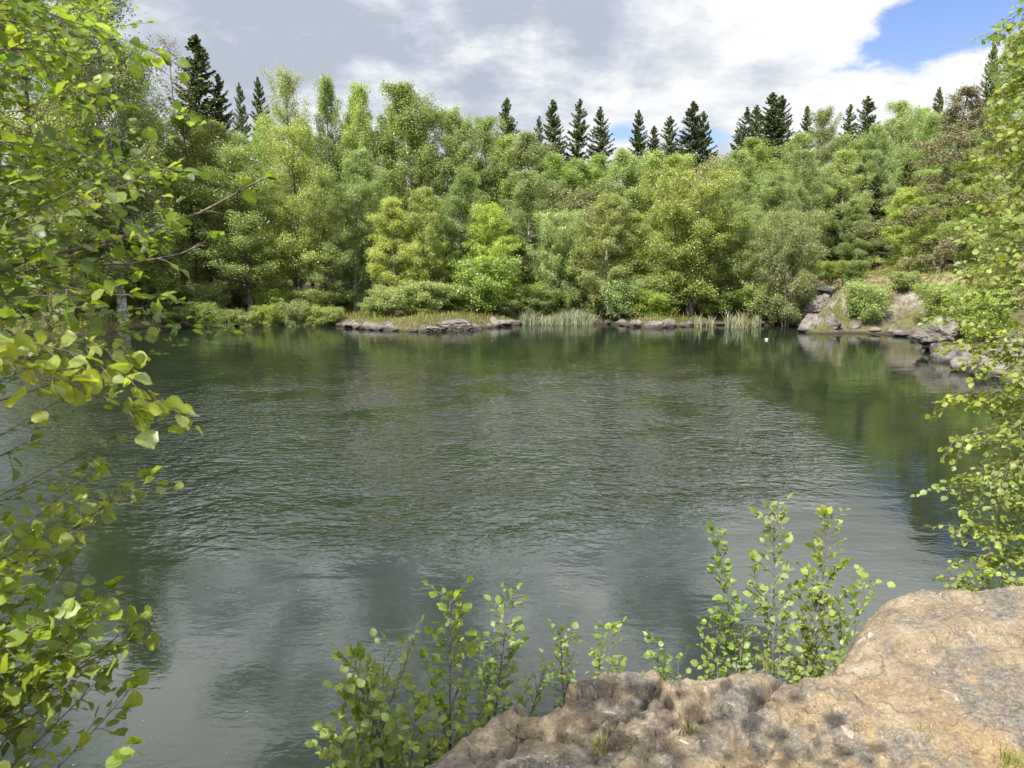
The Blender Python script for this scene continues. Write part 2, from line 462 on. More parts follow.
# ------------------------------------------------------------------ sky and sun
SUN_EL, SUN_AZ_VEC = R(47), (-0.60, -0.80)
def make_world():
    w = bpy.data.worlds.new('World')
    C.world = w
    w.use_nodes = True
    k = NT.__new__(NT)
    k.t = w.node_tree
    k.t.nodes.clear()
    out = k.n('ShaderNodeOutputWorld')
    bg = k.n('ShaderNodeBackground'); bg.inputs['Strength'].default_value = .1
    k.l(bg.outputs[0], out.inputs[0])
    sky = k.n('ShaderNodeTexSky', sky_type='NISHITA', sun_disc=False)
    sky.sun_elevation = SUN_EL
    sky.sun_rotation = math.atan2(SUN_AZ_VEC[0], SUN_AZ_VEC[1])
    sky.air_density = 1.0; sky.dust_density = .6; sky.ozone_density = 1.5
    tc = k.n('ShaderNodeTexCoord')
    d = tc.outputs['Generated']
    sx = k.n('ShaderNodeSeparateXYZ'); k.l(d, sx.inputs[0])
    den = k.math('ADD', k.math('MAXIMUM', sx.outputs[2], 0.0), .30)
    cx = k.n('ShaderNodeCombineXYZ')
    k.l(k.math('DIVIDE', sx.outputs[0], den), cx.inputs[0])
    k.l(k.math('DIVIDE', sx.outputs[1], den), cx.inputs[1])
    q = cx.outputs[0]
    n_big = k.noise(q, 1.1, 4, .55, .1)
    n_med = k.noise(q, 2.6, 9, .58, .15)
    n_fin = k.noise(q, 9.0, 8, .62, .1)
    def dirdot(x, y):
        v = ray(x, y); v = v / np.linalg.norm(v)
        return v
    def spot(x, y, rx, ry, rot=0.0, wob=.5, soft=.5):
        """soft elliptical patch of sky round a direction, edges torn by noise"""
        f = dirdot(x, y)
        rgt = np.cross(f, (0, 0, 1)); rgt /= np.linalg.norm(rgt)
        upv = np.cross(rgt, f)
        c, s = math.cos(R(rot)), math.sin(R(rot))
        a, b = rgt * c + upv * s, -rgt * s + upv * c
        def dt(vv, sc):
            nd = k.n('ShaderNodeVectorMath', operation='DOT_PRODUCT')
            k.l(d, nd.inputs[0]); nd.inputs[1].default_value = tuple(vv * sc)
            return nd.outputs['Value']
        u, v = dt(a, F / rx), dt(b, F / ry)
        r2 = k.math('SQRT', k.math('ADD', k.math('MULTIPLY', u, u), k.math('MULTIPLY', v, v)))
        r2 = k.math('ADD', r2, k.math('MULTIPLY_ADD', n_med, wob * 2, -wob))
        r2 = k.math('ADD', r2, k.math('MULTIPLY_ADD', n_fin, wob, -wob * .5))
        fwd = dt(f, 1.0)
        return k.math('MULTIPLY', k.math('SUBTRACT', 1.0, k.sstep(r2, 1 - soft, 1 + soft * .6)), k.sstep(fwd, .2, .5))
    # cloud brightness
    b = k.math('ADD', k.math('MULTIPLY_ADD', n_med, 1.55, -.425), k.math('MULTIPLY_ADD', n_fin, .55, -.125))
    b = k.math('ADD', b, k.math('MULTIPLY_ADD', n_big, .8, -.4))
    b = k.math('ADD', b, k.math('MULTIPLY', spot(790, 30, 170, 75, 25, .3, .9), .17))
    b = k.math('ADD', b, k.math('MULTIPLY', spot(900, 95, 150, 45, 14, .3, .8), .30))
    b = k.math('ADD', b, k.math('MULTIPLY', spot(400, 118, 260, 38, 4, .3, .9), .13))
    b = k.math('ADD', b, k.math('MULTIPLY', spot(610, 90, 170, 30, 6, .3, .9), .08))
    b = k.math('SUBTRACT', b, k.math('MULTIPLY', spot(250, 20, 260, 75, 5, .3, .9), .11))
    b = k.math('SUBTRACT', b, k.math('MULTIPLY', spot(610, 25, 130, 45, 0, .3, .9), .10))
    b = k.math('SUBTRACT', b, k.math('MULTIPLY', spot(720, 100, 110, 35, 10, .3, .9), .06))
    b = k.math('ADD', b, k.math('MULTIPLY', spot(850, -70, 190, 80, 15, .4, .8), .22))
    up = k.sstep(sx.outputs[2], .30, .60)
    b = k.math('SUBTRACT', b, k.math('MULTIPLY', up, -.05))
    cc = k.ramp(b, [(.34, (2.45, 2.7, 3.15)), (.46, (3.0, 3.25, 3.7)), (.56, (3.75, 3.95, 4.2)), (.70, (4.85, 4.9, 4.95))])
    lift = k.math('MULTIPLY_ADD', k.math('MULTIPLY', k.sstep(sx.outputs[2], .27, .46), k.math('MULTIPLY_ADD', k.sstep(b, .40, .66), 2.1, .12)), 1.0, 1.0)  # clouds above the view brightened to lift water reflections and fill light
    lift = k.math('MULTIPLY', lift, k.math('MULTIPLY_ADD', k.sstep(sx.outputs[1], .2, -.5), .1, 1.0))  # sky behind the camera raised a little as added fill on the trees
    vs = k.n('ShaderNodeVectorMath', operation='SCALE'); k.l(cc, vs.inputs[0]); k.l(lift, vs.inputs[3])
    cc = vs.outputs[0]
    # holes of blue
    hole = spot(966, 6, 98, 34, 27, .9, .22)
    for a in ((622, 133, 26, 12, 0, .8, .5), (700, 138, 26, 9, 0, .8, .5)):
        hole = k.math('MAXIMUM', hole, spot(*a))
    blue = k.mix(1.0, sky.outputs[0], (.66, .66, .84), 'MULTIPLY')
    col = k.mix(hole, cc, blue)
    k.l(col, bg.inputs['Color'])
make_world()

sd_ = bpy.data.lights.new('sun', 'SUN')
sd_.energy = 5.0
sd_.angle = R(.53)
sd_.color = (1.0, .955, .88)
so = bpy.data.objects.new('sun', sd_); COL.objects.link(so)
az = Vector((SUN_AZ_VEC[0], SUN_AZ_VEC[1], 0)).normalized()
sdir = Vector((az.x * math.cos(SUN_EL), az.y * math.cos(SUN_EL), math.sin(SUN_EL)))
so.rotation_euler = sdir.to_track_quat('Z', 'Y').to_euler()
so.location = sdir * 60

cam_d = bpy.data.cameras.new('camera')
cam_d.sensor_width = 36
cam_d.lens = F / 1024 * 36
cam_d.clip_start = .05
cam_d.clip_end = 3000
cam_d.dof.use_dof = True
cam_d.dof.focus_distance = 25
cam_d.dof.aperture_fstop = 8.0
cam = bpy.data.objects.new('camera', cam_d); COL.objects.link(cam)
cam.location = (0, 0, EYE)
cam.rotation_euler = (PI / 2 - PITCH, 0, 0)
C.camera = cam

# ------------------------------------------------------------------ pond and terrain
far_px = [(1010, 384), (985, 374), (962, 362), (940, 350), (922, 341), (900, 335), (875, 334), (850, 333), (826, 334), (806, 333),
          (796, 325), (760, 325), (720, 325), (690, 326), (660, 328), (636, 327), (615, 324), (560, 324), (524, 323), (510, 326),
          (470, 330), (430, 332), (395, 331), (360, 329), (345, 327), (320, 324), (280, 325), (240, 326), (190, 327), (140, 329), (80, 336), (20, 346), (-40, 356)]
POND = [on_plane(x, y)[:2] for x, y in far_px]
POND += [np.array(p) for p in ((-30, 28), (-24, 16), (-14, 7), (-7, 2.5), (-4, 1.0), (-2, 1.2), (0, 1.6), (3, 2.6), (6, 3.2), (11, 6), (14.5, 12), (17, 19))]
POND = np.array(POND)

def terrain(XY):
    XY = np.asarray(XY, float)
    sd = -poly_sd(XY, POND)
    X, Y = XY[:, 0], XY[:, 1]
    P3 = np.column_stack([XY, np.zeros(len(XY))])
    nz = fbm(P3, .16, 4)
    nf = fbm(P3, .7, 3)
    land = .55 * (1 - np.exp(-np.maximum(sd, 0) / .5)) + np.minimum(np.maximum(sd, 0) * .045, 5.0)
    land += (nz * .35 + nf * .12) * smooth(0, 3, sd)
    r = smooth(14.0, 19.0, X) * smooth(15, 22, Y)
    land += r * 2.35 * smooth(.1, 4.8, sd + nf * 1.1)
    near = smooth(7, 3, np.hypot(X - 1, Y + .5))
    land = land * (1 - .6 * near)
    return np.where(sd > 0, land, np.maximum(.6 * sd, -2.5) - .02)

def axis(parts):
    out = []
    for a, b, s in parts:
        out.append(np.arange(a, b, s))
    return np.concatenate(out)
gx = axis([(-700, -100, 60), (-100, -50, 5), (-50, 50, .6), (50, 100, 5), (100, 701, 60)])
gy = axis([(-300, -30, 30), (-30, -6, 3), (-6, 70, .6), (70, 130, 5), (130, 900, 70)])
GX, GY = np.meshgrid(gx, gy)
GZ = terrain(np.column_stack([GX.ravel(), GY.ravel()])).reshape(GX.shape)
tag(obj('ground', grid_mesh('ground', GX, GY, GZ, M['ground'])), kind='structure')

wx = np.array([-60., 60.]); wy = np.array([-2., 62.])
WX, WY = np.meshgrid(wx, wy)
tag(obj('water', grid_mesh('water', WX, WY, np.zeros_like(WX), M['water'])), kind='structure')

def gz(x, y):
    return float(terrain(np.array([[x, y]]))[0])

# ------------------------------------------------------------------ the rock ledge we stand on
LZ = 2.9
edge_px = [(392, 790), (412, 766), (438, 748), (462, 731), (486, 713), (505, 699), (519, 693), (528, 706), (540, 712), (556, 704), (582, 691), (606, 681), (637, 675),
           (651, 671), (662, 672), (672, 680), (690, 684), (712, 684), (734, 673), (748, 668), (766, 662), (780, 668), (795, 669), (809, 667), (826, 660), (841, 650), (854, 636),
           (863, 622), (872, 606), (882, 595), (900, 588), (928, 587), (960, 586), (991, 584), (1040, 582)]
LEDGE = [on_plane(x, y, LZ)[:2] for x, y in edge_px]
LEDGE += [np.array(p) for p in ((4.2, 3.75), (6.5, 3.6), (8, 2), (8, -5), (-4, -5), (-3.6, -.6), (-2.2, .5), (-1.1, 1.3))]
LEDGE = np.array(LEDGE)

def voronoi2(P, scale):
    """distances to the two nearest cell centres, a random number per cell, and the height of a plane tilted at random in each cell"""
    out = np.empty((len(P), 2)); cell = np.empty(len(P)); tilt = np.empty(len(P))
    for i, p in enumerate(P):
        dist, pts = mnoise.voronoi((p[0] * scale, p[1] * scale, p[2] * scale))
        out[i] = dist[0], dist[1]
        c = pts[0]
        h = math.sin(c.x * 127.1 + c.y * 311.7) * 43758.5453
        cell[i] = h % 1.0
        tilt[i] = ((p[0] - c.x / scale) * (2 * ((h * 7.13) % 1.0) - 1) + (p[1] - c.y / scale) * (2 * ((h * 3.77) % 1.0) - 1))
    return out, cell, tilt

def make_ledge():
    lx = axis([(-6, -1.0, .12), (-1.0, 3.2, .008), (3.2, 9, .12)])
    ly = axis([(-6, 1.9, .12), (1.9, 4.0, .008), (4.0, 6.2, .1)])
    X, Y = np.meshgrid(lx, ly)
    P = np.column_stack([X.ravel(), Y.ravel()])
    P3 = np.column_stack([P, np.zeros(len(P))])
    lo = fbm(P3, 1.3, 4)
    mid = fbm(P3 + 7, 4.5, 5)
    fi = fbm(P3 + 3, 17, 4, .6)
    sd = poly_sd(P, LEDGE) + mid * .012 + fi * .006
    # broken, jointed stone on the left, smooth slab on the right
    left = smooth(1.35, .75, P[:, 0] + .25 * lo - .25 * (P[:, 1] - 2.6))
    warp = np.column_stack([P[:, 0] * .8 + P[:, 1] * .55 + .10 * mid, (P[:, 1] * .8 - P[:, 0] * .55) * 1.9 + .10 * lo, np.full(len(P), 2.2)])
    v, cell, tilt = voronoi2(warp, 2.3)
    crack = smooth(.045, .0, v[:, 1] - v[:, 0])
    v2, cell2, tilt2 = voronoi2(warp + 5.1, 5.5)
    crack2 = smooth(.05, .0, v2[:, 1] - v2[:, 0]) * smooth(.1, .45, cell2)
    z = LZ + .012 + lo * .03 + mid * .011 + fi * .007
    z += left * ((cell - .5) * .03 + tilt * .16 - crack * .03 + (cell2 - .5) * .010 + tilt2 * .07 - crack2 * .008)
    z += (1 - left) * ((cell - .5) * .014 + tilt * .03 - crack * .006 * smooth(-.1, .3, mid))
    # shallow slope up towards the right rear, shelf step across the slab
    st = P[:, 1] - (2.93 + .10 * (P[:, 0] - 1.5)) + .05 * lo
    z += .035 * smooth(-.03, .05, st) * smooth(1.0, 1.5, P[:, 0]) 
    st2 = P[:, 1] - (2.40 - .10 * (P[:, 0] - 1.0)) + .06 * lo + .03 * mid
    z -= .03 * smooth(.03, -.03, st2) * smooth(.55, .9, P[:, 0])
    # thin bedding steps with sharp risers
    def terrace(h, st_):
        q_ = h / st_
        return (np.floor(q_) + smooth(.80, 1.0, q_ - np.floor(q_)) - q_) * st_
    hh = lo * .10 + mid * .030 + .22 * P[:, 1] - .10 * P[:, 0] + fi * .006
    z += terrace(hh, .055) * (.22 + .10 * left)
    h2 = mid * .05 + lo * .05 - .13 * P[:, 1] - .16 * P[:, 0] + fi * .006
    z += terrace(h2, .030) * (.20 + .10 * left)
    # long open joints running across the ledge
    for line, dep, wd in (([(505, 752), (520, 728), (572, 730), (610, 721), (640, 702), (664, 678)], .05, .013), ([(590, 755), (606, 735), (626, 712)], .03, .010), ([(752, 705), (762, 692), (772, 680), (784, 672)], .06, .014),
                          ([(690, 742), (740, 735), (800, 748), (850, 742)], .02, .012), ([(860, 690), (905, 676), (960, 672), (1010, 662)], .014, .009), ([(930, 655), (958, 640), (1015, 640)], .018, .010), ([(640, 768), (668, 740), (700, 712), (730, 690)], .025, .012)):
        ln_ = np.array([on_plane(x, y, LZ)[:2] for x, y in line])
        dd = np.full(len(P), 9.)
        Pw = P + np.column_stack([mid, lo]) * .02 + fi[:, None] * .012
        for a_, b_ in zip(ln_[:-1], ln_[1:]):
            e_ = b_ - a_
            t_ = np.clip(((Pw - a_) @ e_) / (e_ @ e_), 0, 1)
            dd = np.minimum(dd, np.linalg.norm(Pw - a_ - t_[:, None] * e_, axis=1))
        z -= dep * np.exp(-(dd / (wd * .8)) ** 2) + dep * .18 * np.exp(-(dd / (wd * 3)) ** 2)
    # rounded lip then a steep face falling to the water
    rr = .03 + .12 * (1 - left)
    lip = np.clip(1 - sd / rr, 0, 1)
    z -= np.where(sd > 0, rr * .55 * lip ** 2, 0)
    out = np.maximum(-sd, 0)
    z -= np.where(sd <= 0, rr * .55 + out * 2.3 + .12 * np.abs(mid) * smooth(0, .3, out) + .10 * smooth(0, .2, out) * cell, 0)
    z = np.maximum(z, -.8)
    me = grid_mesh('rock_ledge', X, Y, z.reshape(X.shape), M['ledge_rock'])
    return obj('rock_ledge', me)
tag(make_ledge(), kind='structure')

# ------------------------------------------------------------------ tree prototypes
def prof_ovoid(t, a=.45, b=.7):
    return np.clip(((t + .04) ** a) * ((1.02 - t) ** b) / 0.62, 0, 1.2)

def broad_tree(seed, H, W, base, nb, nleaf, size, leaf, bark, up=50, droop=.5, sigma=.2, prof=(.45, .7), trunk_r=.13, lean=.4, stems=1, hang=.4, gap=.0, twigs=7, curve=.0):
    """tapered trunk, limbs and twigs; leaf sprays gathered round the twigs"""
    rng = np.random.default_rng(seed)
    wood, cen, wt = [], [], []
    for st in range(stems):
        ang = rng.uniform(0, 2 * PI) if stems == 1 else 2 * PI * st / stems + rng.uniform(-.4, .4)
        spread = lean if stems == 1 else W * .30 * rng.uniform(.5, 1.1)
        Hs = H * (1 if st == 0 else rng.uniform(.7, .98))
        s = np.linspace(0, 1, 12)
        wob = np.cumsum(rng.normal(0, .05 * H / 14, (12, 2)), 0) * s[:, None]
        ofs = rng.uniform(-.12, .12, 2) if stems > 1 else np.zeros(2)
        px = ofs[0] + math.cos(ang) * spread * s ** 1.2 + wob[:, 0]
        py = ofs[1] + math.sin(ang) * spread * s ** 1.2 + wob[:, 1]
        tp = np.column_stack([px, py, Hs * s - .15 * (s == 0)])
        tr = trunk_r * (1.0 if stems == 1 else .6) * ((1 - s) ** .8 * .97 + .03)
        tr[0] *= 1.35
        wood.append((tp, tr))
        nbs = nb // stems
        for i in range(nbs):
            t = (i + rng.uniform(0, 1)) / nbs
            h = base + (.985 - base) * t
            sp0 = np.array([np.interp(h, s, tp[:, j]) for j in range(3)])
            a = i * 2.399 + rng.uniform(-.5, .5) + st
            Wl = W if stems == 1 else W * .62
            L = max(.25, Wl / 2 * float(prof_ovoid(t, *prof)) * rng.uniform(.5, 1.28))
            elev = R(up + (70 - up) * t ** 2 + rng.normal(0, 8))
            u = np.linspace(0, 1, 6)
            rad = np.array((math.cos(a), math.sin(a), 0))
            side = np.array((-math.sin(a), math.cos(a), 0)) * rng.normal(0, .12) * L
            bp = sp0 + rad * (L * u)[:, None] + np.array((0, 0, 1)) * (L * math.tan(elev) * u * .8 - droop * L * u ** 2.2)[:, None] + side * (u ** 2)[:, None]
            bp[:, 2] = np.minimum(bp[:, 2], H * 1.0)
            br = max(.012, .30 * np.interp(h, s, tr)) * (1 - .85 * u)
            wood.append((bp, br))
            if rng.uniform() < gap:
                continue
            for j in range(twigs):
                f = .28 + .72 * (j + rng.uniform(0, 1)) / twigs
                q = np.array([np.interp(f, u, bp[:, c]) for c in range(3)])
                ta = a + rng.normal(0, 1.0)
                tl = (.22 * L + .28) * rng.uniform(.6, 1.3) * (1.15 - .5 * f)
                tv = np.array((math.cos(ta), math.sin(ta), rng.normal(.15, .35))) * tl
                uu = np.array((0, .5, 1.0))
                tw = q + tv * uu[:, None] - np.array((0, 0, 1)) * (droop * .8 * tl * uu ** 2)[:, None]
                wood.append((tw, np.array((.011, .008, .004))))
                cen.append(tw); wt.append(tl + .15)
    wt = np.array(wt); cen = np.array(cen)
    k = rng.choice(len(cen), nleaf, p=wt / wt.sum())
    f = rng.uniform(0, 1, nleaf) * 2
    i0 = np.minimum(f.astype(int), 1)
    fr = (f - i0)[:, None]
    pts = cen[k, i0] * (1 - fr) + cen[k, i0 + 1] * fr
    clump = rng.uniform(.6, 1.4, len(cen))[k][:, None]
    g = rng.normal(0, sigma, (nleaf, 3)) * clump
    g[:, 2] -= np.abs(rng.normal(0, sigma * hang * 2.0, nleaf))
    pts = pts + g
    pts[:, 2] = np.maximum(pts[:, 2], .08)
    crown = far_leaves(leaf + '_crown', pts, rng, size, size * .72, M[leaf], .55, hang)
    trunk = tube_mesh(bark + '_trunk', wood, M[bark], 5)
    return trunk, crown, H, W

def spruce_tree(seed, H, W, nneedle, needle='spruce_needle', base=.06, ragged=.15, brown=False, bare_top=.0, whorl=.34):
    rng = np.random.default_rng(seed)
    s = np.linspace(0, 1, 12)
    tp = np.column_stack([np.cumsum(rng.normal(0, .02, 12)), np.cumsum(rng.normal(0, .02, 12)), H * s])
    tr = .17 * (1 - s) ** .9 + .012
    wood = [(tp, tr)]
    cen, dirs, wt = [], [], []
    h = base * H
    while h < H * .985:
        t = h / H
        Lm = W / 2 * (1 - t) ** .74 * (1 if t > .15 else .8 + t)
        n = 5 if t < .85 else 4
        for i in range(n):
            if rng.uniform() < ragged: continue
            a = rng.uniform(0, 2 * PI)
            L = Lm * rng.uniform(.65, 1.15) + .08
            u = np.linspace(0, 1, 5)
            rad = np.array((math.cos(a), math.sin(a), 0))
            e0 = .55 * t ** 2 * 1.4 - .12
            zc = (e0 * L * u - .38 * (1 - t) * L * u ** 1.5 + .26 * L * u ** 3)
            c = np.array([np.interp(h + rng.uniform(-.1, .1), tp[:, 2], tp[:, 0]), np.interp(h, tp[:, 2], tp[:, 1]), h])
            bp = c + rad * (L * u)[:, None] + np.array((0, 0, 1)) * zc[:, None]
            wood.append((bp, .022 * (1 - .8 * u)))
            cen.append(bp); wt.append(L + .1); dirs.append((rad, L))
        h += whorl * rng.uniform(.7, 1.2) * (1 - .45 * t)
    cen = np.array(cen); wt = np.array(wt)
    k = rng.choice(len(cen), nneedle, p=wt / wt.sum())
    f = (rng.uniform(.03, 1, nneedle) ** .8) * 4
    i0 = np.minimum(f.astype(int), 3); fr = (f - i0)[:, None]
    pts = cen[k, i0] * (1 - fr) + cen[k, i0 + 1] * fr
    rad = np.array([d[0] for d in dirs])[k]; LL = np.array([d[1] for d in dirs])[k][:, None]
    side = np.cross(rad, (0, 0, 1.))
    lat = rng.normal(0, .13, (nneedle, 1)) * LL * (1.15 - f[:, None] / 4) + rng.normal(0, .03, (nneedle, 1))
    pts = pts + side * lat
    pts[:, 2] -= np.abs(rng.normal(0, .10, nneedle)) + np.abs(lat[:, 0]) * .25
    # tip sprigs
    nt = nneedle // 60
    tz = H * (1 - rng.uniform(0, .07, nt))
    tip = np.column_stack([rng.normal(0, .05, nt), rng.normal(0, .05, nt), tz]) + np.array([tp[-1, 0], tp[-1, 1], 0])
    pts = np.concatenate([pts, tip])
    d = np.concatenate([rad * .8 + side * np.sign(lat) * .9, rng.normal(0, .6, (nt, 3)) + (0, 0, .5)])
    d = d + rng.normal(0, .35, d.shape); d[:, 2] -= .25
    d = unit(d)
    n = len(pts)
    nor = unit(np.cross(d, rng.normal(size=(n, 3)) + (0, 0, .2)))
    sv = np.cross(nor, d)
    Ln = (.20 * rng.uniform(.6, 1.3, n))[:, None]; Wn = (.05 * rng.uniform(.7, 1.3, n))[:, None]
    V = np.stack([pts - d * Ln * .5, pts + sv * Wn, pts + d * Ln * .5, pts - sv * Wn], 1).reshape(-1, 3)
    crown = quads_mesh(needle + '_crown', V, np.arange(n * 4).reshape(n, 4), M[needle])
    return tube_mesh('conifer_trunk', wood, M['dark_bark'], 5), crown, H, W

PROTO = {
    'birch': [broad_tree(100 + i, 14, 4.6, .10, 70, 56000, .086, 'birch_leaf', 'birch_bark', up=56, droop=.60, sigma=.13, prof=(.36, .85), hang=1.2, gap=.10, trunk_r=.16) for i in range(5)],
    'bright': [broad_tree(200 + i, 10, 4.4, .06, 56, 52000, .084, 'bright_leaf', 'birch_bark', up=52, droop=.35, sigma=.13, prof=(.38, .88), hang=.5) for i in range(4)],
    'alder': [broad_tree(300 + i, 13, 5.2, .16, 54, 34000, .090, 'alder_leaf', 'dark_bark', trunk_r=.17, up=36, droop=.10, sigma=.19, prof=(.32, .75), hang=.15, gap=.18) for i in range(4)],
    'sallow': [broad_tree(400 + i, 8, 7.0, .10, 76, 60000, .084, 'sallow_leaf', 'grey_bark', up=50, droop=.22, sigma=.14, prof=(.36, .58), stems=5, hang=.3, trunk_r=.14) for i in range(4)],
    'tawny': [broad_tree(450 + i, 9, 5.0, .15, 60, 9000, .11, 'tawny_leaf', 'grey_bark', up=50, droop=.12, sigma=.15, prof=(.38, .5), stems=3, hang=.2, trunk_r=.12) for i in range(2)],
    'shrub': [broad_tree(500 + i, 2.6, 3.2, .06, 44, 15000, .082, 'sallow_leaf', 'grey_bark', up=50, droop=.18, sigma=.12, prof=(.25, .6), stems=7, hang=.3, trunk_r=.05) for i in range(3)],
    'limeshrub': [broad_tree(520 + i, 2.6, 3.2, .06, 44, 15000, .082, 'birch_leaf', 'grey_bark', up=50, droop=.18, sigma=.12, prof=(.25, .6), stems=7, hang=.3, trunk_r=.05) for i in range(3)],
    'spruce': [spruce_tree(600 + i, 18, 6.2 + .5 * (i % 3), 36000, ragged=(.12, .3, .2, .38, .16, .26)[i], whorl=.30 + .03 * (i % 3)) for i in range(6)],
    'pine': [broad_tree(650, 15, 6.2, .10, 64, 60000, .085, 'pine_needle', 'dark_bark', up=14, droop=.34, sigma=.13, prof=(.22, .85), hang=.5)],
    'larch': [broad_tree(700, 17, 3.4, .3, 60, 1500, .13, 'tawny_leaf', 'grey_bark', up=20, droop=.05, sigma=.12, prof=(.25, .7), hang=.2, trunk_r=.15)],
}
KIND = {'birch': ('birch_tree', 'tree'), 'bright': ('birch_tree', 'tree'), 'alder': ('alder_tree', 'tree'), 'sallow': ('willow_tree', 'tree'), 'tawny': ('sparse_tree', 'tree'),
        'shrub': ('shrub', 'bush'), 'limeshrub': ('shrub', 'bush'), 'spruce': ('spruce_tree', 'tree'), 'pine': ('pine_tree', 'tree'), 'larch': ('larch_tree', 'tree')}
GROUP = {'birch': 'birches around the pond', 'bright': 'young light green birches by the far shore', 'alder': 'alders on the left shore', 'sallow': 'willows on the far shore',
         'tawny': 'sparsely leaved trees', 'shrub': 'shrubs along the water', 'limeshrub': 'shrubs along the water', 'spruce': 'spruces on the skyline'}
prng = random.Random(5)
used = {}
def plant(kind, x, ytop, D, wpx, label, group=None, zbase=None, ry=None):
    """a tree whose top shows at pixel (x, ytop) when it stands D metres out; its height and spread are real ones"""
    if kind == 'spruce': D *= 1.35
    if kind == 'birch' and x > 790 and ytop < 145: D *= 1.3
    top = at_depth(x, ytop, D)
    z0 = (gz(top[0], D) if zbase is None else zbase) - .1
    H = top[2] - z0
    W = wpx * D / F * (1.6 if kind == 'spruce' else 1.08)
    i = used.get(kind, 0); used[kind] = i + 1
    tr, cr, h, w = PROTO[kind][i % len(PROTO[kind])]
    nm, cat = KIND[kind]
    root = thing(nm, label, cat, (top[0], D, z0), prng.uniform(0, 2 * PI), group or GROUP.get(kind))
    sz = H / h
    sw = min(max(W / w, sz * .55), sz * 1.8)
    root.scale = (sw, sw, sz)
    if kind == 'spruce': root.rotation_euler = (prng.gauss(0, .018), prng.gauss(0, .018), root.rotation_euler.z)
    obj('trunk', tr, root); obj('crown', cr, root)
    return root

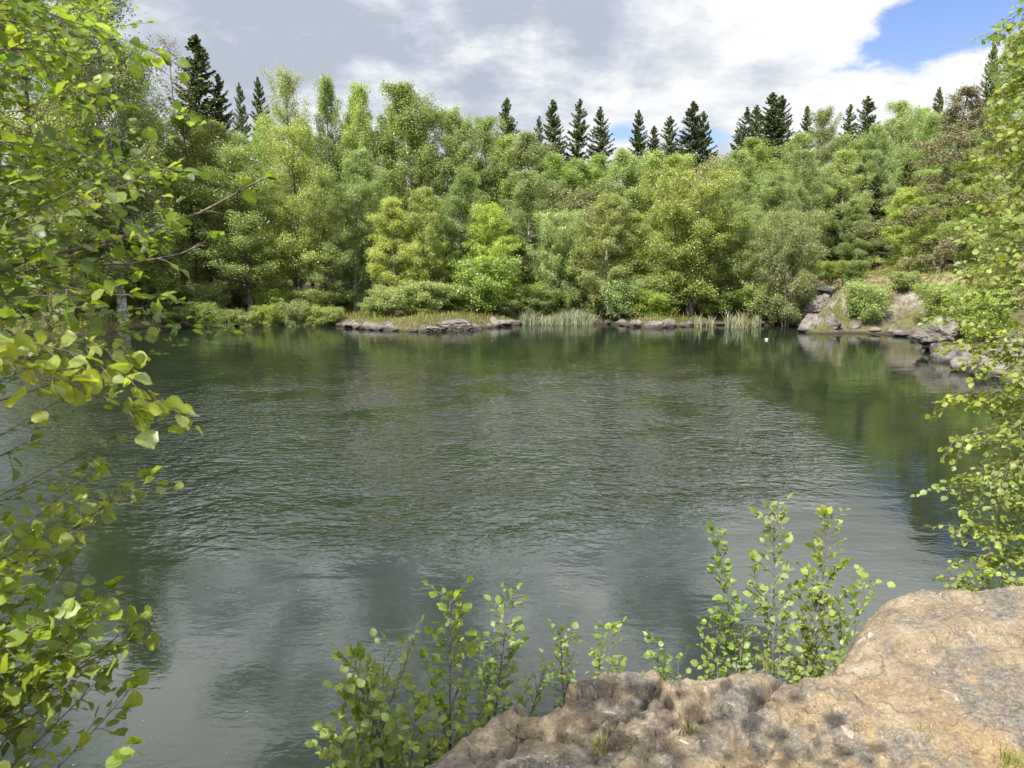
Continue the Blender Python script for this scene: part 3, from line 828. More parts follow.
T = [
 # --- left bank
 ('alder', 8, -40, 43, 120, 'dark trunked alder at the very left edge of the far bank behind the hazel leaves'),
 ('birch', 92, -62, 47.5, 120, 'tallest weeping birch, deep green, left of the bare larch, its top out of the photo'),
 ('birch', 128, 52, 52, 80, 'dense birch between the tallest weeping birch and the bare larch'),
 ('birch', 70, 70, 54, 90, 'birch close behind the tallest weeping birch, on its left'),
 ('birch', 150, 120, 58, 70, 'birch standing behind the foot of the bare larch'),
 ('birch', 48, 20, 50, 90, 'slender birch seen through the hazel leaves left of the tallest weeping birch'),
 ('alder', 130, 150, 49, 90, 'small alder at the waterside in front of the tallest weeping birch'),
 ('alder', 62, 190, 46, 100, 'low alder by the left bank water behind the long bare hazel branch'),
 ('larch', 166, 38, 55, 58, 'thin almost leafless larch standing alone against cloud beside the big left spruce'),
 ('alder', 186, 118, 54, 75, 'yellowish green alder directly under the big left spruce'),
 ('alder', 222, 125, 55, 85, 'yellowish green alder under the two left spruces, its crown rounded'),
 ('alder', 243, 150, 51, 95, 'alder with a dark double trunk at the water, nearest of the left shore'),
 ('alder', 285, 74, 57, 62, 'thin topped alder rising into the cloud right of the small spruce tips'),
 ('alder', 292, 130, 52, 80, 'alder with one straight dark trunk on the dark left shore'),
 ('birch', 330, 78, 60, 52, 'narrow birch topping the skyline, left of a pair with rounded tips'),
 ('birch', 364, 84, 60, 56, 'narrow birch with a rounded tip just left of the wide skyline birch'),
 ('birch', 350, 150, 54, 70, 'birch with grey trunks behind the left end of the stony bank'),
 ('alder', 320, 175, 52, 60, 'smaller alder where the dark left shore meets the stony bank'),
 # --- centre
 ('birch', 408, 86, 60, 84, 'wide pale birch, highest crown of the centre left skyline'),
 ('birch', 446, 108, 61, 66, 'birch leaning on the right shoulder of the wide skyline birch'),
 ('birch', 488, 118, 64, 60, 'birch on the skyline directly left of the first ragged dark spruce'),
 ('bright', 392, 200, 52, 66, 'bright young birch over the left end of the stony bank'),
 ('bright', 424, 190, 52, 58, 'bright light green birch in the middle of the stony bank'),
 ('birch', 458, 168, 55, 66, 'mid height birch behind the right half of the stony bank'),
 ('birch', 530, 136, 62, 84, 'round crowned birch under the row of four spruce tips'),
 ('birch', 532, 172, 56, 74, 'birch behind the left end of the pale reeds'),
 ('bright', 492, 205, 53, 64, 'light birch above the right end of the stony bank'),
 ('sallow', 560, 215, 54, 84, 'willow with shaded foliage straight behind the pale reeds'),
 ('tawny', 584, 190, 59, 70, 'grey brown sparse tree between round birches at the picture centre'),
 ('birch', 578, 158, 66, 60, 'birch below the two right hand tips of the central spruces'),
 ('birch', 619, 150, 64, 58, 'round topped birch under the blue gap in the cloud'),
 ('birch', 652, 152, 64, 58, 'round topped birch beneath the two thin spruces right of the blue gap'),
 ('bright', 604, 196, 52, 76, 'bright yellow green birch standing forward over the right end of the reeds'),
 ('bright', 640, 215, 54, 60, 'light green birch between the forward bright birch and the broad willow'),
 # --- centre right
 ('sallow', 694, 174, 51, 130, 'broad rounded willow, yellow green, the largest crown on the waterline'),
 ('sallow', 735, 205, 52, 90, 'willow spreading over the water right of the largest rounded willow'),
 ('birch', 746, 150, 57, 66, 'slender birch rising behind the right side of the broad willow'),
 ('tawny', 712, 160, 60, 64, 'half bare brownish tree above the broad willow'),
 ('sallow', 792, 215, 49, 92, 'loose reddish tinted willow left of the pale rock outcrop'),
 ('birch', 776, 175, 58, 60, 'birch in front of the tallest cluster of spruces'),
 ('birch', 822, 108, 62, 52, 'tall narrow birch with its tip beside the tallest spruces'),
 ('birch', 806, 150, 57, 56, 'birch of middle height at the left of the right bank plateau'),
 ('birch', 848, 150, 60, 54, 'soft green birch below the pair of right bank spruces'),
 # --- right bank
 ('birch', 882, 124, 61, 50, 'birch right of the dark pair of spruces on the right bank'),
 ('birch', 906, 102, 63, 52, 'tall birch on the right bank skyline under the white cloud'),
 ('birch', 932, 112, 59, 50, 'tall birch touching the brownish pine on its left side'),
 ('bright', 914, 188, 51, 76, 'bright spreading birch on the plateau with white trunks below'),
 ('pine', 958, 90, 50, 112, 'brownish pine with layered drooping branches on the right bank'),
 ('birch', 1010, 36, 56, 78, 'very tall birch at the right edge behind the nearby leafy branches'),
 ('birch', 1060, 60, 46, 90, 'tall birch half cut by the right edge of the photo'),
 ('birch', 985, 150, 48, 70, 'birch filling the space between brownish pine and right edge birch'),
 ('bright', 1004, 215, 40, 70, 'young birch low on the right bank behind the leafy branches'),
 # --- spruces
 ('spruce', 194, 35, 66, 70, 'big dark spruce at left, the broadest and highest of its row'),
 ('spruce', 217, 74, 67, 46, 'dark spruce pressed against the right flank of the big left spruce'),
 ('spruce', 240, 84, 84, 30, 'small far spruce tip between the left spruces and the thin alder'),
 ('spruce', 263, 78, 80, 34, 'small far spruce tip right next to the thin topped alder'),
 ('spruce', 507, 98, 74, 40, 'ragged dark spruce, first from the left over the centre birches'),
 ('spruce', 533, 116, 84, 26, 'shortest spruce tip of the central row, second from its left'),
 ('spruce', 553, 101, 78, 40, 'neat cone shaped spruce between the shortest and the tallest of the central row'),
 ('spruce', 577, 99, 78, 40, 'tallest of the central row of neat spruces'),
 ('spruce', 600, 107, 78, 42, 'spruce at the right end of the central row before the blue gap'),
 ('spruce', 641, 109, 78, 34, 'thin spruce right of the blue gap in the cloud'),
 ('spruce', 654, 126, 80, 30, 'short spruce beside the thin spruce right of the blue gap'),
 ('spruce', 671, 117, 74, 40, 'spruce at the left of a group of three above the broad willow'),
 ('spruce', 689, 101, 74, 46, 'tallest spruce of the three above the broad willow'),
 ('spruce', 705, 111, 74, 40, 'right hand spruce of the three above the broad willow'),
 ('spruce', 743, 107, 72, 40, 'dark spruce standing left of the twin topped spruces'),
 ('spruce', 757, 105, 74, 38, 'narrow spruce touching the left side of the twin topped spruces'),
 ('spruce', 774, 92, 68, 52, 'left one of the twin tall spruces, darkest of the right skyline'),
 ('spruce', 786, 96, 69, 50, 'right one of the twin tall spruces'),
 ('spruce', 808, 106, 76, 28, 'small spruce tip left of the tall narrow birch'),
 ('spruce', 850, 105, 72, 32, 'thin spruce of the right bank pair, on the left'),
 ('spruce', 866, 97, 68, 50, 'broad dark spruce of the right bank pair, reflected in the pond'),
 ('spruce', 945, 86, 76, 26, 'thin spruce tip over the tall birches beside the brownish pine'),
 ('spruce', 996, 44, 62, 34, 'dark spruce tip high on the right next to the very tall birch'),
]
for row in T:
    plant(*row)
# deep wood filling the background
frng = random.Random(11)
for i in range(34):
    x = -20 + i * 31.5 + frng.uniform(-10, 10)
    kind = 'birch' if i % 3 else 'spruce'
    if i % 3:
        plant(kind, x, frng.uniform(165, 195), frng.uniform(66, 74), 110, 'birch hidden deep in the wood behind the front trees', 'birches deep in the wood')
    else:
        plant(kind, x, frng.uniform(150, 185), frng.uniform(70, 84), 90, 'shaded spruce hidden deep in the wood behind the front trees', 'spruces deep in the wood')
for x, y, D in ((306, 112, 61), (346, 112, 62), (386, 100, 62), (428, 104, 62), (468, 122, 62), (510, 140, 63), (556, 146, 66), (592, 150, 67), (636, 160, 66), (668, 158, 66), (690, 150, 66), (722, 150, 66),
                (764, 142, 66), (798, 126, 66), (838, 128, 66), (866, 138, 64), (894, 120, 66), (920, 112, 66), (952, 120, 64), (975, 120, 60), (270, 120, 62), (232, 128, 62), (200, 134, 62)):
    plant('birch', x, y + frng.uniform(-6, 10), D, 66, 'birch in the closed row of crowns under the skyline spruces', 'birches closing the skyline')
for x, y, D, kind in ((812, 170, 61, 'birch'), (840, 185, 45, 'spruce'), (858, 165, 47, 'spruce'), (876, 175, 46, 'spruce'), (894, 185, 62, 'birch'), (910, 160, 48, 'spruce'), (930, 170, 63, 'birch'), (948, 165, 47, 'spruce'),
                      (968, 170, 60, 'birch'), (985, 160, 46, 'spruce'), (862, 200, 58, 'birch'), (940, 205, 58, 'birch')):
    plant(kind, x, y, D, 70 if kind == 'spruce' else 62, 'shaded spruce hidden deep in the wood behind the front trees' if kind == 'spruce' else 'birch hidden deep in the wood behind the front trees', 'spruces deep in the wood' if kind == 'spruce' else 'birches deep in the wood')
for i in range(16):
    x = 10 + i * 65 + frng.uniform(-12, 12)
    if x > 700: D = frng.uniform(58, 62)
    else: D = frng.uniform(57, 61)
    plant('alder', x, frng.uniform(225, 245), D, 95, 'low shaded alder in the undergrowth behind the shore trees', 'undergrowth trees in the wood')

for i in range(46):
    t_ = i / 45
    x = -15 + 1010 * t_
    p = on_plane(x, float(np.interp(x, [-15, 130, 340, 400, 520, 640, 800, 900, 1000], [345, 329, 326, 331, 324, 327, 325, 335, 378])))
    D = p[1] + frng.uniform(.9, 5)
    if 782 < x < 955: continue
    k_ = frng.choice(('shrub', 'shrub', 'limeshrub'))
    if x < 345: D += 3.0
    plant(k_, x + frng.uniform(-10, 10), frng.uniform(280, 304), D, 52, 'leafy shrub in the dense undergrowth under the shore trees', 'undergrowth shrubs under the shore trees')
for i in range(9):
    x = 165 + i * 21
    p = on_plane(x, float(np.interp(x, [130, 340], [329, 326])))
    plant('shrub', x + frng.uniform(-6, 6), frng.uniform(300, 315), p[1] + frng.uniform(.3, .9), 34, 'low shrub overhanging the water along the dark left shore', 'low shrubs on the left shore')
S = [
 ('shrub', 150, 290, 49.5, 50, 'dull shrub on the left shore under the small alder'),
 ('shrub', 205, 285, 51, 60, 'shaded shrub left of the dark double trunk on the shore'),
 ('shrub', 272, 288, 52, 60, 'shaded shrub between the dark double trunk and the straight dark trunk'),
 ('shrub', 318, 290, 52, 54, 'shaded shrub at the right end of the dark left shore'),
 ('limeshrub', 374, 298, 49.6, 44, 'bright shrub at the left tip of the stony bank'),
 ('limeshrub', 398, 304, 49, 30, 'small light shrub just right of the shrub at the left tip of the bank'),
 ('limeshrub', 426, 309, 48.8, 26, 'tiny bright shrub over the middle stones of the bank'),
 ('shrub', 446, 285, 51, 64, 'round shrub in the middle of the stony bank'),
 ('limeshrub', 482, 262, 51, 78, 'large rounded light shrub over the right stones of the bank'),
 ('shrub', 527, 285, 53, 56, 'shrub between the pale boulder and the left end of the reeds'),
 ('shrub', 600, 285, 53.5, 70, 'shrub rising behind the right end of the reeds'),
 ('shrub', 636, 290, 51, 50, 'shrub above the pair of flat shore rocks'),
 ('shrub', 676, 280, 51.5, 66, 'shrub beneath the left half of the broad willow'),
 ('shrub', 722, 288, 51.5, 62, 'shaded shrub behind the scattered cattails'),
 ('shrub', 766, 285, 50.5, 56, 'shaded shrub beside the left foot of the pale outcrop'),
 ('limeshrub', 868, 284, 45.5, 52, 'bright bush hanging down to the water right of the pale outcrop'),
 ('shrub', 905, 272, 46.5, 62, 'yellowish round bush on the right bank beside the bright hanging bush'),
 ('limeshrub', 856, 262, 51, 34, 'small bush on top of the plateau above the pale outcrop'),
 ('shrub', 945, 285, 42, 60, 'bush on the right bank rocks behind the leafy branches'),
 ('limeshrub', 985, 290, 37, 64, 'bush at the right bank partly hidden by the leafy branches'),
 ('shrub', 832, 262, 53, 40, 'thin bush at the back of the plateau under the tall narrow birch'),
]
for row in S:
    plant(*row)

# ------------------------------------------------------------------ shore stones
def rock_mesh(seed, sx, sy, sz, sub=4, facets=18, rough=.2, flat=0.0):
    import bmesh
    rng = random.Random(seed)
    bm = bmesh.new()
    bmesh.ops.create_icosphere(bm, subdivisions=sub, radius=1)
    planes = []
    for _ in range(facets):
        v = Vector((rng.gauss(0, 1), rng.gauss(0, 1), rng.gauss(.15, .8))).normalized()
        planes.append((v, rng.uniform(.36, .75)))
    o = Vector((rng.uniform(-50, 50), rng.uniform(-50, 50), 0))
    for v in bm.verts:
        p = v.co.copy()
        for n_, dd in planes:
            e = p.dot(n_) - dd
            if e > 0: p -= n_ * e * .92
        p *= 1 + rough * mnoise.fractal(p * 2.3 + o, .8, 2.1, 4) 
        v.co = Vector((p.x * sx, p.y * sy, p.z * sz))
    me = bpy.data.meshes.new('rock')
    bm.to_mesh(me); bm.free()
    me.materials.append(M['shore_rock'])
    return me

rr = random.Random(3)
def stone(me, loc, rz, label, group):
    o = obj('boulder', me, None, loc); o.rotation_euler = (0, 0, rz)
    return tag(o, label, 'rock', group)
chain = POND[:len(far_px)]
seg_ = np.linalg.norm(np.diff(chain, axis=0), axis=1)
cum_ = np.concatenate([[0], np.cumsum(seg_)])
def shore_at(x):
    """the point of the far waterline seen in picture column x"""
    best = None
    for u in np.linspace(0, cum_[-1], 900):
        q = np.array([np.interp(u, cum_, chain[:, c]) for c in (0, 1)])
        px = 512 + F * q[0] / (q[1] * cp + EYE * sp)
        if best is None or abs(px - x) < best[0]: best = (abs(px - x), q)
    return best[1]
for i, x in enumerate(np.linspace(346, 512, 30)):
    p = shore_at(x)
    s_ = rr.uniform(.3, .85)
    stone(rock_mesh(40 + i, s_ * rr.uniform(.8, 1.6), s_ * rr.uniform(.7, 1.1), s_ * rr.uniform(.35, .6), 4), (p[0], p[1] + rr.uniform(-.15, .65), rr.uniform(.03, .16)), rr.uniform(0, 6), 'grey stone in the low stony bank along the far shore', 'stones of the low stony bank')
p = shore_at(452)
stone(rock_mesh(90, 2.3, 1.3, .75, 5), (p[0], p[1] + .7, .3), .3, 'broadest grey rock in the middle of the low stony bank', None)
for i, x in enumerate(np.concatenate([np.linspace(602, 690, 15), np.linspace(176, 340, 16), np.linspace(700, 796, 12)])):
    p = shore_at(x)
    s_ = rr.uniform(.16, .52)
    stone(rock_mesh(140 + i, s_ * rr.uniform(.9, 1.7), s_, s_ * rr.uniform(.4, .7), 3), (p[0] + rr.uniform(-.3, .3), p[1] + rr.uniform(-.15, .35), .06), rr.uniform(0, 6), 'small dark stone at the foot of the far shore trees', 'stones along the far waterline')
RB = 'pale blocks of the stepped rock outcrop'
def blk(x, y, dz, sx, sy, sz, seed, rz, back, label, group):
    p = on_plane(x, y)
    stone(rock_mesh(seed, sx, sy, sz, 5, 22, .16), (p[0], p[1] + back, dz), rz, label, group)
for a_, lb in (((818, 333, .45, 1.5, 1.2, .95, 11, .3, .8), 'pale rounded front block of the rock outcrop, touching the water'),
            ((838, 334, .4, 1.2, 1.0, .8, 12, 1.2, 1.0), 'pale block at the water right of the front block of the outcrop'),
            ((834, 330, 1.35, 1.8, 1.6, .8, 13, .7, 2.6), 'sloping slab above the front blocks of the pale outcrop'),
            ((848, 330, 2.2, 1.9, 1.8, .75, 14, 2.0, 4.6), 'upper slab of the pale outcrop, close to the plateau'),
            ((858, 333, .3, .9, .8, .55, 15, .2, .6), 'small low block at the left foot of the bright hanging bush'),
            ((842, 325, 2.75, 2.2, 1.8, .5, 16, .4, 6.4), 'flat top rock of the pale outcrop, level with the plateau')):
    blk(*a_, lb, RB)
for i, (x, y, s_) in enumerate(((880, 334, .8), (895, 335, .7), (907, 337, .9), (921, 341, 1.0), (934, 347, 1.0))):
    blk(x, y, .15, s_ * .75, s_ * .7, s_ * .5, 20 + i, i * 1.3, .4, 'low dark rock at the waterline under the yellowish round bush', 'low rocks under the round bush')
for i, (x, y, sx_, sz_, bk) in enumerate(((938, 351, .8, .5, .5), (955, 358, 1.0, .8, .9), (972, 366, 1.25, 1.0, 1.4), (994, 375, 1.4, 1.1, 1.4), (1012, 382, 1.3, 1.0, 1.2), (978, 362, 1.7, 1.1, 3.0))):
    blk(x, y, .2 if bk < 2 else 1.1, sx_, sx_ * .9, sz_, 30 + i, i * 1.7, bk, 'grey purple rock of the right bank behind the leafy alder branches', 'rocks at the right edge of the pond')
for (x, y, s, sy, sz, sd0, lb) in (
    (514, 323, .75, .5, .42, 51, 'pale flat boulder between the stony bank and the reeds'),
    (622, 325, .9, .5, .28, 52, 'flat low rock at the right foot of the reeds'),
    (636, 325, .85, .6, .62, 53, 'grey boulder at the left of the pair below the bright birch'),
    (652, 326, 1.0, .7, .50, 54, 'pale pinkish boulder next to the dark gap under the willow'),
    (668, 327, .7, .6, .55, 55, 'dark shaded boulder under the left edge of the broad willow'),
    (770, 325, .9, .6, .35, 56, 'low dark rock at the shaded shore right of the cattails')):
    p = shore_at(x)
    o = obj('boulder', rock_mesh(sd0, s, sy, sz, 4), None, (p[0], p[1] + .15, .14))
    tag(o, lb, 'rock', 'boulders along the far shore')

# ------------------------------------------------------------------ reeds, cattails, tufts
def blades(name, bases, rng, h, w, mat, lean=.25):
    n = len(bases)
    a = rng.uniform(0, 2 * PI, n)
    hh = h * rng.uniform(.35, 1.15, n) * (1 + .25 * np.sin(bases[:, 0] * 1.9))
    ln = np.column_stack([np.cos(a), np.sin(a), np.zeros(n)]) * (rng.uniform(.1, 1, n) * lean * hh)[:, None]
    b = rng.uniform(0, PI, n)
    sd = np.column_stack([np.cos(b), np.sin(b), np.zeros(n)]) * (w * rng.uniform(.6, 1.3, n))[:, None] * .5
    up = np.column_stack([np.zeros(n), np.zeros(n), hh])
    m = bases + ln * .35 + up * .6
    t = bases + ln * 1.1 + up
    V = np.stack([bases - sd, bases + sd, m + sd * .8, m - sd * .8, t], 1).reshape(-1, 3)
    o = (np.arange(n) * 5)[:, None]
    q = o + np.array([[0, 1, 2, 3]]); tr = o + np.array([[3, 2, 4]])
    loops = np.concatenate([q.ravel(), tr.ravel()])
    tot = np.concatenate([np.full(n, 4), np.full(n, 3)])
    return mesh_of(name, V, loops, np.concatenate([[0], np.cumsum(tot)[:-1]]), tot, mat)

rng = np.random.default_rng(77)
n = 2600
xs = rng.uniform(520, 594, n); ys = rng.uniform(320.5, 325.0, n)
B = np.array([on_plane(x, y) for x, y in zip(xs, ys)]); B[:, 2] = -.02
tag(obj('reeds', blades('reeds', B, rng, .82, .032, M['reed_blade'], .75)), 'band of pale green reeds standing in the shallow water at the far shore', 'reeds', kind='stuff')

def cattail(x, y, h, lb, seed):
    rng = np.random.default_rng(seed)
    p = on_plane(x, y); p[2] = -.05
    B = np.column_stack([rng.normal(0, .12, 34), rng.normal(0, .12, 34), np.zeros(34)])
    o = obj('reed_clump', blades('reed_clump', B, rng, h, .05, M['reed_blade'], .5), None, p)
    tag(o, lb, 'reeds', 'cattail clumps in front of the shaded bank')
for i, (x, y, h, lb) in enumerate(((697, 327, .95, 'thin pale reed clump furthest left in front of the shaded bank under the willow'),
    (711, 327, .8, 'short reed clump second from the left under the broad willow'),
    (727, 328, 1.1, 'tall pale reed clump in the middle of those before the shaded bank'),
    (735, 328, 1.0, 'pale reed clump touching the tall middle clump on its right'),
    (743, 328, 1.15, 'bright reed clump just left of the forked single clump'),
    (756, 327, 1.05, 'forked reed clump standing alone furthest right before the shaded bank'))):
    cattail(x, y, h, lb, 900 + i)

# grassy top of the stony bank, the shoreline and the plateau
P = np.column_stack([rng.uniform(-30, 20, 90000), rng.uniform(36, 60, 90000)])
sdp = -poly_sd(P, POND)
thin = fbm(np.column_stack([P, np.zeros(len(P))]), .5, 3)
P = P[(sdp > .15) & (sdp < 4.0) & (thin + rng.normal(0, .2, len(P)) > -.15)]
n = len(P)
Z = terrain(P); ok = Z > .06
B = np.column_stack([P, Z])[ok][:n]
n = 6000
Q = np.column_stack([rng.uniform(17, 30, n), rng.uniform(34, 56, n)])
Zq = terrain(Q); ok = Zq > 1.6
B = np.concatenate([B, np.column_stack([Q, Zq])[ok]])
B[:, 2] -= .02
tag(obj('grass', blades('grass', B, rng, .38, .03, M['grass_blade'], .6)), 'short grass along the far shore, on the stony bank and on the plateau', 'grass', kind='stuff')

# ------------------------------------------------------------------ float on the water, specks
def float_mesh():
    import bmesh
    bm = bmesh.new()
    prof = [(0, -.07), (.06, -.06), (.10, -.02), (.11, .03), (.10, .08), (.07, .12), (.035, .14), (.03, .17), (0, .175)]
    vs = [bm.verts.new((r, 0, z)) for r, z in prof]
    es = [bm.edges.new((vs[i], vs[i + 1])) for i in range(len(vs) - 1)]
    bmesh.ops.spin(bm, geom=vs + es, cent=(0, 0, 0), axis=(0, 0, 1), angle=2 * PI, steps=16)
    bmesh.ops.remove_doubles(bm, verts=bm.verts, dist=1e-4)
    me = bpy.data.meshes.new('float'); bm.to_mesh(me); bm.free()
    me.materials.append(M['white'])
    me.polygons.foreach_set('use_smooth', np.ones(len(me.polygons), bool))
    return me
p = on_plane(766, 340)
fo = obj('buoy', float_mesh(), None, (p[0], p[1], .0)); fo.rotation_euler = (.5, .9, .3); fo.scale = (.75, .75, .75)
tag(fo, 'small white float lying on the water before the far right shore', 'buoy')

rng = np.random.default_rng(5)
n = 190
xs = rng.uniform(20, 900, n); ys = 440 + 330 * rng.uniform(0, 1, n) ** .8
B = np.array([on_plane(x, y, .004) for x, y in zip(xs, ys)])
a = rng.uniform(0, PI, n); r = .006 + .009 * rng.uniform(0, 1, n) ** 3
d = np.column_stack([np.cos(a), np.sin(a), np.zeros(n)]) * r[:, None]
s = np.column_stack([-np.sin(a), np.cos(a), np.zeros(n)]) * r[:, None] * .6
V = np.stack([B - d, B + s, B + d, B - s], 1).reshape(-1, 3)
tag(obj('pollen_specks', quads_mesh('pollen_specks', V, np.arange(n * 4).reshape(n, 4), M['speck'])), 'pale pollen and bud scales floating on the near water', 'specks', kind='stuff')

# ------------------------------------------------------------------ near foliage
def bezier(p0, p1, p2, n=10):
    t = np.linspace(0, 1, n)[:, None]
    return (1 - t) ** 2 * p0 + 2 * t * (1 - t) * p1 + t ** 2 * p2

def leafy_branch(parent, path, rng, leaf, leafL, r0=.008, twig_gap=.07, twig_len=.16, leaf_gap=.028, start=.15, round_=1.0, hang=.3, flat=.8, name='branch', bark='twig_bark', own_leaves=True, spray=None):
    path = np.asarray(path, float)
    seg = np.linalg.norm(np.diff(path, axis=0), axis=1)
    L = seg.sum(); cum = np.concatenate([[0], np.cumsum(seg)]) / L
    m = len(path)
    wood = [(path, r0 * (1 - .82 * cum))]
    lb, ld, ln = [], [], []
    f = start; sgn = 1
    tang = unit(np.gradient(path, axis=0))
    while f < 1.0:
        q = np.array([np.interp(f, cum, path[:, c]) for c in range(3)])
        t = unit(np.array([np.interp(f, cum, tang[:, c]) for c in range(3)]))
        side = unit(np.cross(t, (0, 0, 1.)) + 1e-6) * sgn
        sgn = -sgn
        dv = unit(t * rng.uniform(.5, 1.0) + side * rng.uniform(.5, 1.1) + np.array((0, 0, rng.normal(.1, .35))))
        tl = twig_len * rng.uniform(.5, 1.35) * (1.1 - .45 * f)
        u = np.linspace(0, 1, 4)[:, None]
        tw = q + dv * tl * u + np.array((0, 0, -hang * tl)) * u ** 2
        wood.append((tw, np.linspace(max(.0014, r0 * .28), .0008, 4)))
        k = max(2, int(tl / leaf_gap))
        for j in range(k):
            g = (j + .7) / k
            b = q + dv * tl * g + np.array((0, 0, -hang * tl)) * g * g
            s2 = np.cross(dv, (0, 0, 1.)) * (1 if j % 2 else -1)
            d = unit(dv * .6 + s2 * .9 + rng.normal(0, .28, 3) + np.array((0, 0, -hang * .7)))
            if j == k - 1: d = unit(dv + rng.normal(0, .2, 3))
            nn = unit(np.array((0, 0, flat)) + rng.normal(0, .42, 3))
            pet = .25 * leafL
            lb.append(b + d * pet); ld.append(d); ln.append(nn)
            wood.append((np.array([b, b + d * pet * 1.1]), np.array((.0009, .0006))))
        f += twig_gap * rng.uniform(.7, 1.3) / L
    # leaves at the very tip
    for _ in range(3):
        d = unit(tang[-1] + rng.normal(0, .5, 3)); lb.append(path[-1] + d * .005); ld.append(d); ln.append(unit(rng.normal(0, .45, 3) + np.array((0, 0, flat))))
    o = obj(name, tube_mesh(name, wood, M[bark], 5), parent)
    lb, ld, ln = np.array(lb), np.array(ld), np.array(ln)
    LL = leafL * (.42 + .85 * rng.uniform(0, 1, len(lb)) ** .8)
    obj('leaves', near_leaves('leaves', lb, ld, ln, LL, M[leaf], round_, rng), o)
    return o

def rel(root, pts):
    return np.asarray(pts) - np.array(root.location)

# hazel at the left, its trunk just outside the picture, its boughs reaching in over our heads
rng = np.random.default_rng(21)
hz = thing('hazel_tree', 'green leafed hazel leaning in from the left with a long bare branch', 'tree', (-3.0, 2.0, 1.2))
trunk = [np.array((-3.0, 2.0, 1.0)), np.array((-3.05, 2.1, 3.2)), np.array((-2.95, 2.0, 5.5)), np.array((-2.8, 1.9, 8.5))]
tp = np.array([np.interp(np.linspace(0, 3, 14), range(4), np.array(trunk)[:, c]) for c in range(3)]).T
tp[:, :2] += rng.normal(0, .02, (14, 2))
obj('trunk', tube_mesh('trunk', [(rel(hz, tp), np.linspace(.09, .03, 14))], M['grey_bark'], 8), hz)
def from_trunk(z):
    return np.array([np.interp(z, tp[:, 2], tp[:, c]) for c in range(3)])
def bough(endpx, depth, z0, sag=.12, leafL=.055, leaf='hazel_leaf', **kw):
    e = at_depth(endpx[0], endpx[1], depth)
    s = from_trunk(z0)
    mid = (s + e) / 2 + np.array((0, 0, sag)) + rng.normal(0, .16, 3)
    leafy_branch(hz, rel(hz, bezier(s, mid, e, 14)), rng, leaf, leafL, **kw)
# the long bare branch and its lower companion
leafy_branch(hz, rel(hz, np.array([from_trunk(3.9), at_depth(-60, 300, 2.7), at_depth(30, 258, 2.75), at_depth(75, 250, 2.8), at_depth(150, 230, 2.85), at_depth(200, 213, 2.9), at_depth(232, 196, 2.9), at_depth(264, 178, 2.95)])), rng, 'hazel_leaf', .052, r0=.020, twig_gap=.13, twig_len=.12, start=.45, leaf_gap=.04)
leafy_branch(hz, rel(hz, np.array([from_trunk(3.8), at_depth(-40, 285, 2.9), at_depth(60, 266, 3.0), at_depth(130, 264, 3.1), at_depth(180, 254, 3.15), at_depth(212, 240, 3.2)])), rng, 'hazel_leaf', .05, r0=.013, twig_gap=.14, twig_len=.12, start=.45, leaf_gap=.04)
ends = []
er = random.Random(9)
# crowns of leaf filling the upper left corner
for i in range(115):
    x = er.uniform(-30, 195); y = er.uniform(-40, 325)
    lim = 215 - .40 * abs(y - 170) if y > 20 else 150
    if x > lim: x = er.uniform(-20, max(lim, 40))
    ends.append((x, y, er.uniform(2.2, 4.6)))
ends += [(er.uniform(-420, -40), er.uniform(-200, 330), er.uniform(2.0, 3.6)) for _ in range(28)]
for x, y, dp in ends:
    z = at_depth(x, y, dp)[2]
    bough((x, y), dp, min(max(z - er.uniform(-.5, 1.5), 2.2), 8.2), sag=er.uniform(-.15, .4), r0=.006, start=.16, twig_gap=.075, twig_len=.17, leaf_gap=.028, leafL=er.uniform(.036, .052))
for x, y, dp in ((228, 330, 4.2), (205, 318, 4.0), (170, 335, 4.0), (150, 310, 3.6), (120, 330, 3.8), (180, 300, 4.4)):
    bough((x, y), dp, 3.6, sag=.1, r0=.006, start=.6, leafL=.05, twig_len=.13, leaf_gap=.035)
for x, y, dp in ((60, 400, 3.1), (110, 440, 3.2), (30, 440, 2.9), (80, 470, 3.3)):
    bough((x, y), dp, 2.9, sag=.15, r0=.006, start=.6, leafL=.045, twig_len=.13, leaf_gap=.035)
# boughs overhead (they throw the dappled shade on the ledge)
sv = np.array(sdir)
for i in range(36):
    gx_ = er.uniform(-.4, 1.3)
    g = np.array((gx_, er.uniform(1.85, 2.40 + .10 * gx_), LZ))
    e = g + sv * er.uniform(2.0, 3.2) / sv[2]
    z0 = min(max(e[2] - .5, 3.5), 8.2)
    s = from_trunk(z0)
    leafy_branch(hz, rel(hz, bezier(s, (s + e) / 2 + np.array((0, 0, .2)), e, 12)), rng, 'hazel_leaf', .062, r0=.006, start=.60, twig_gap=.085, twig_len=.16, leaf_gap=.045)

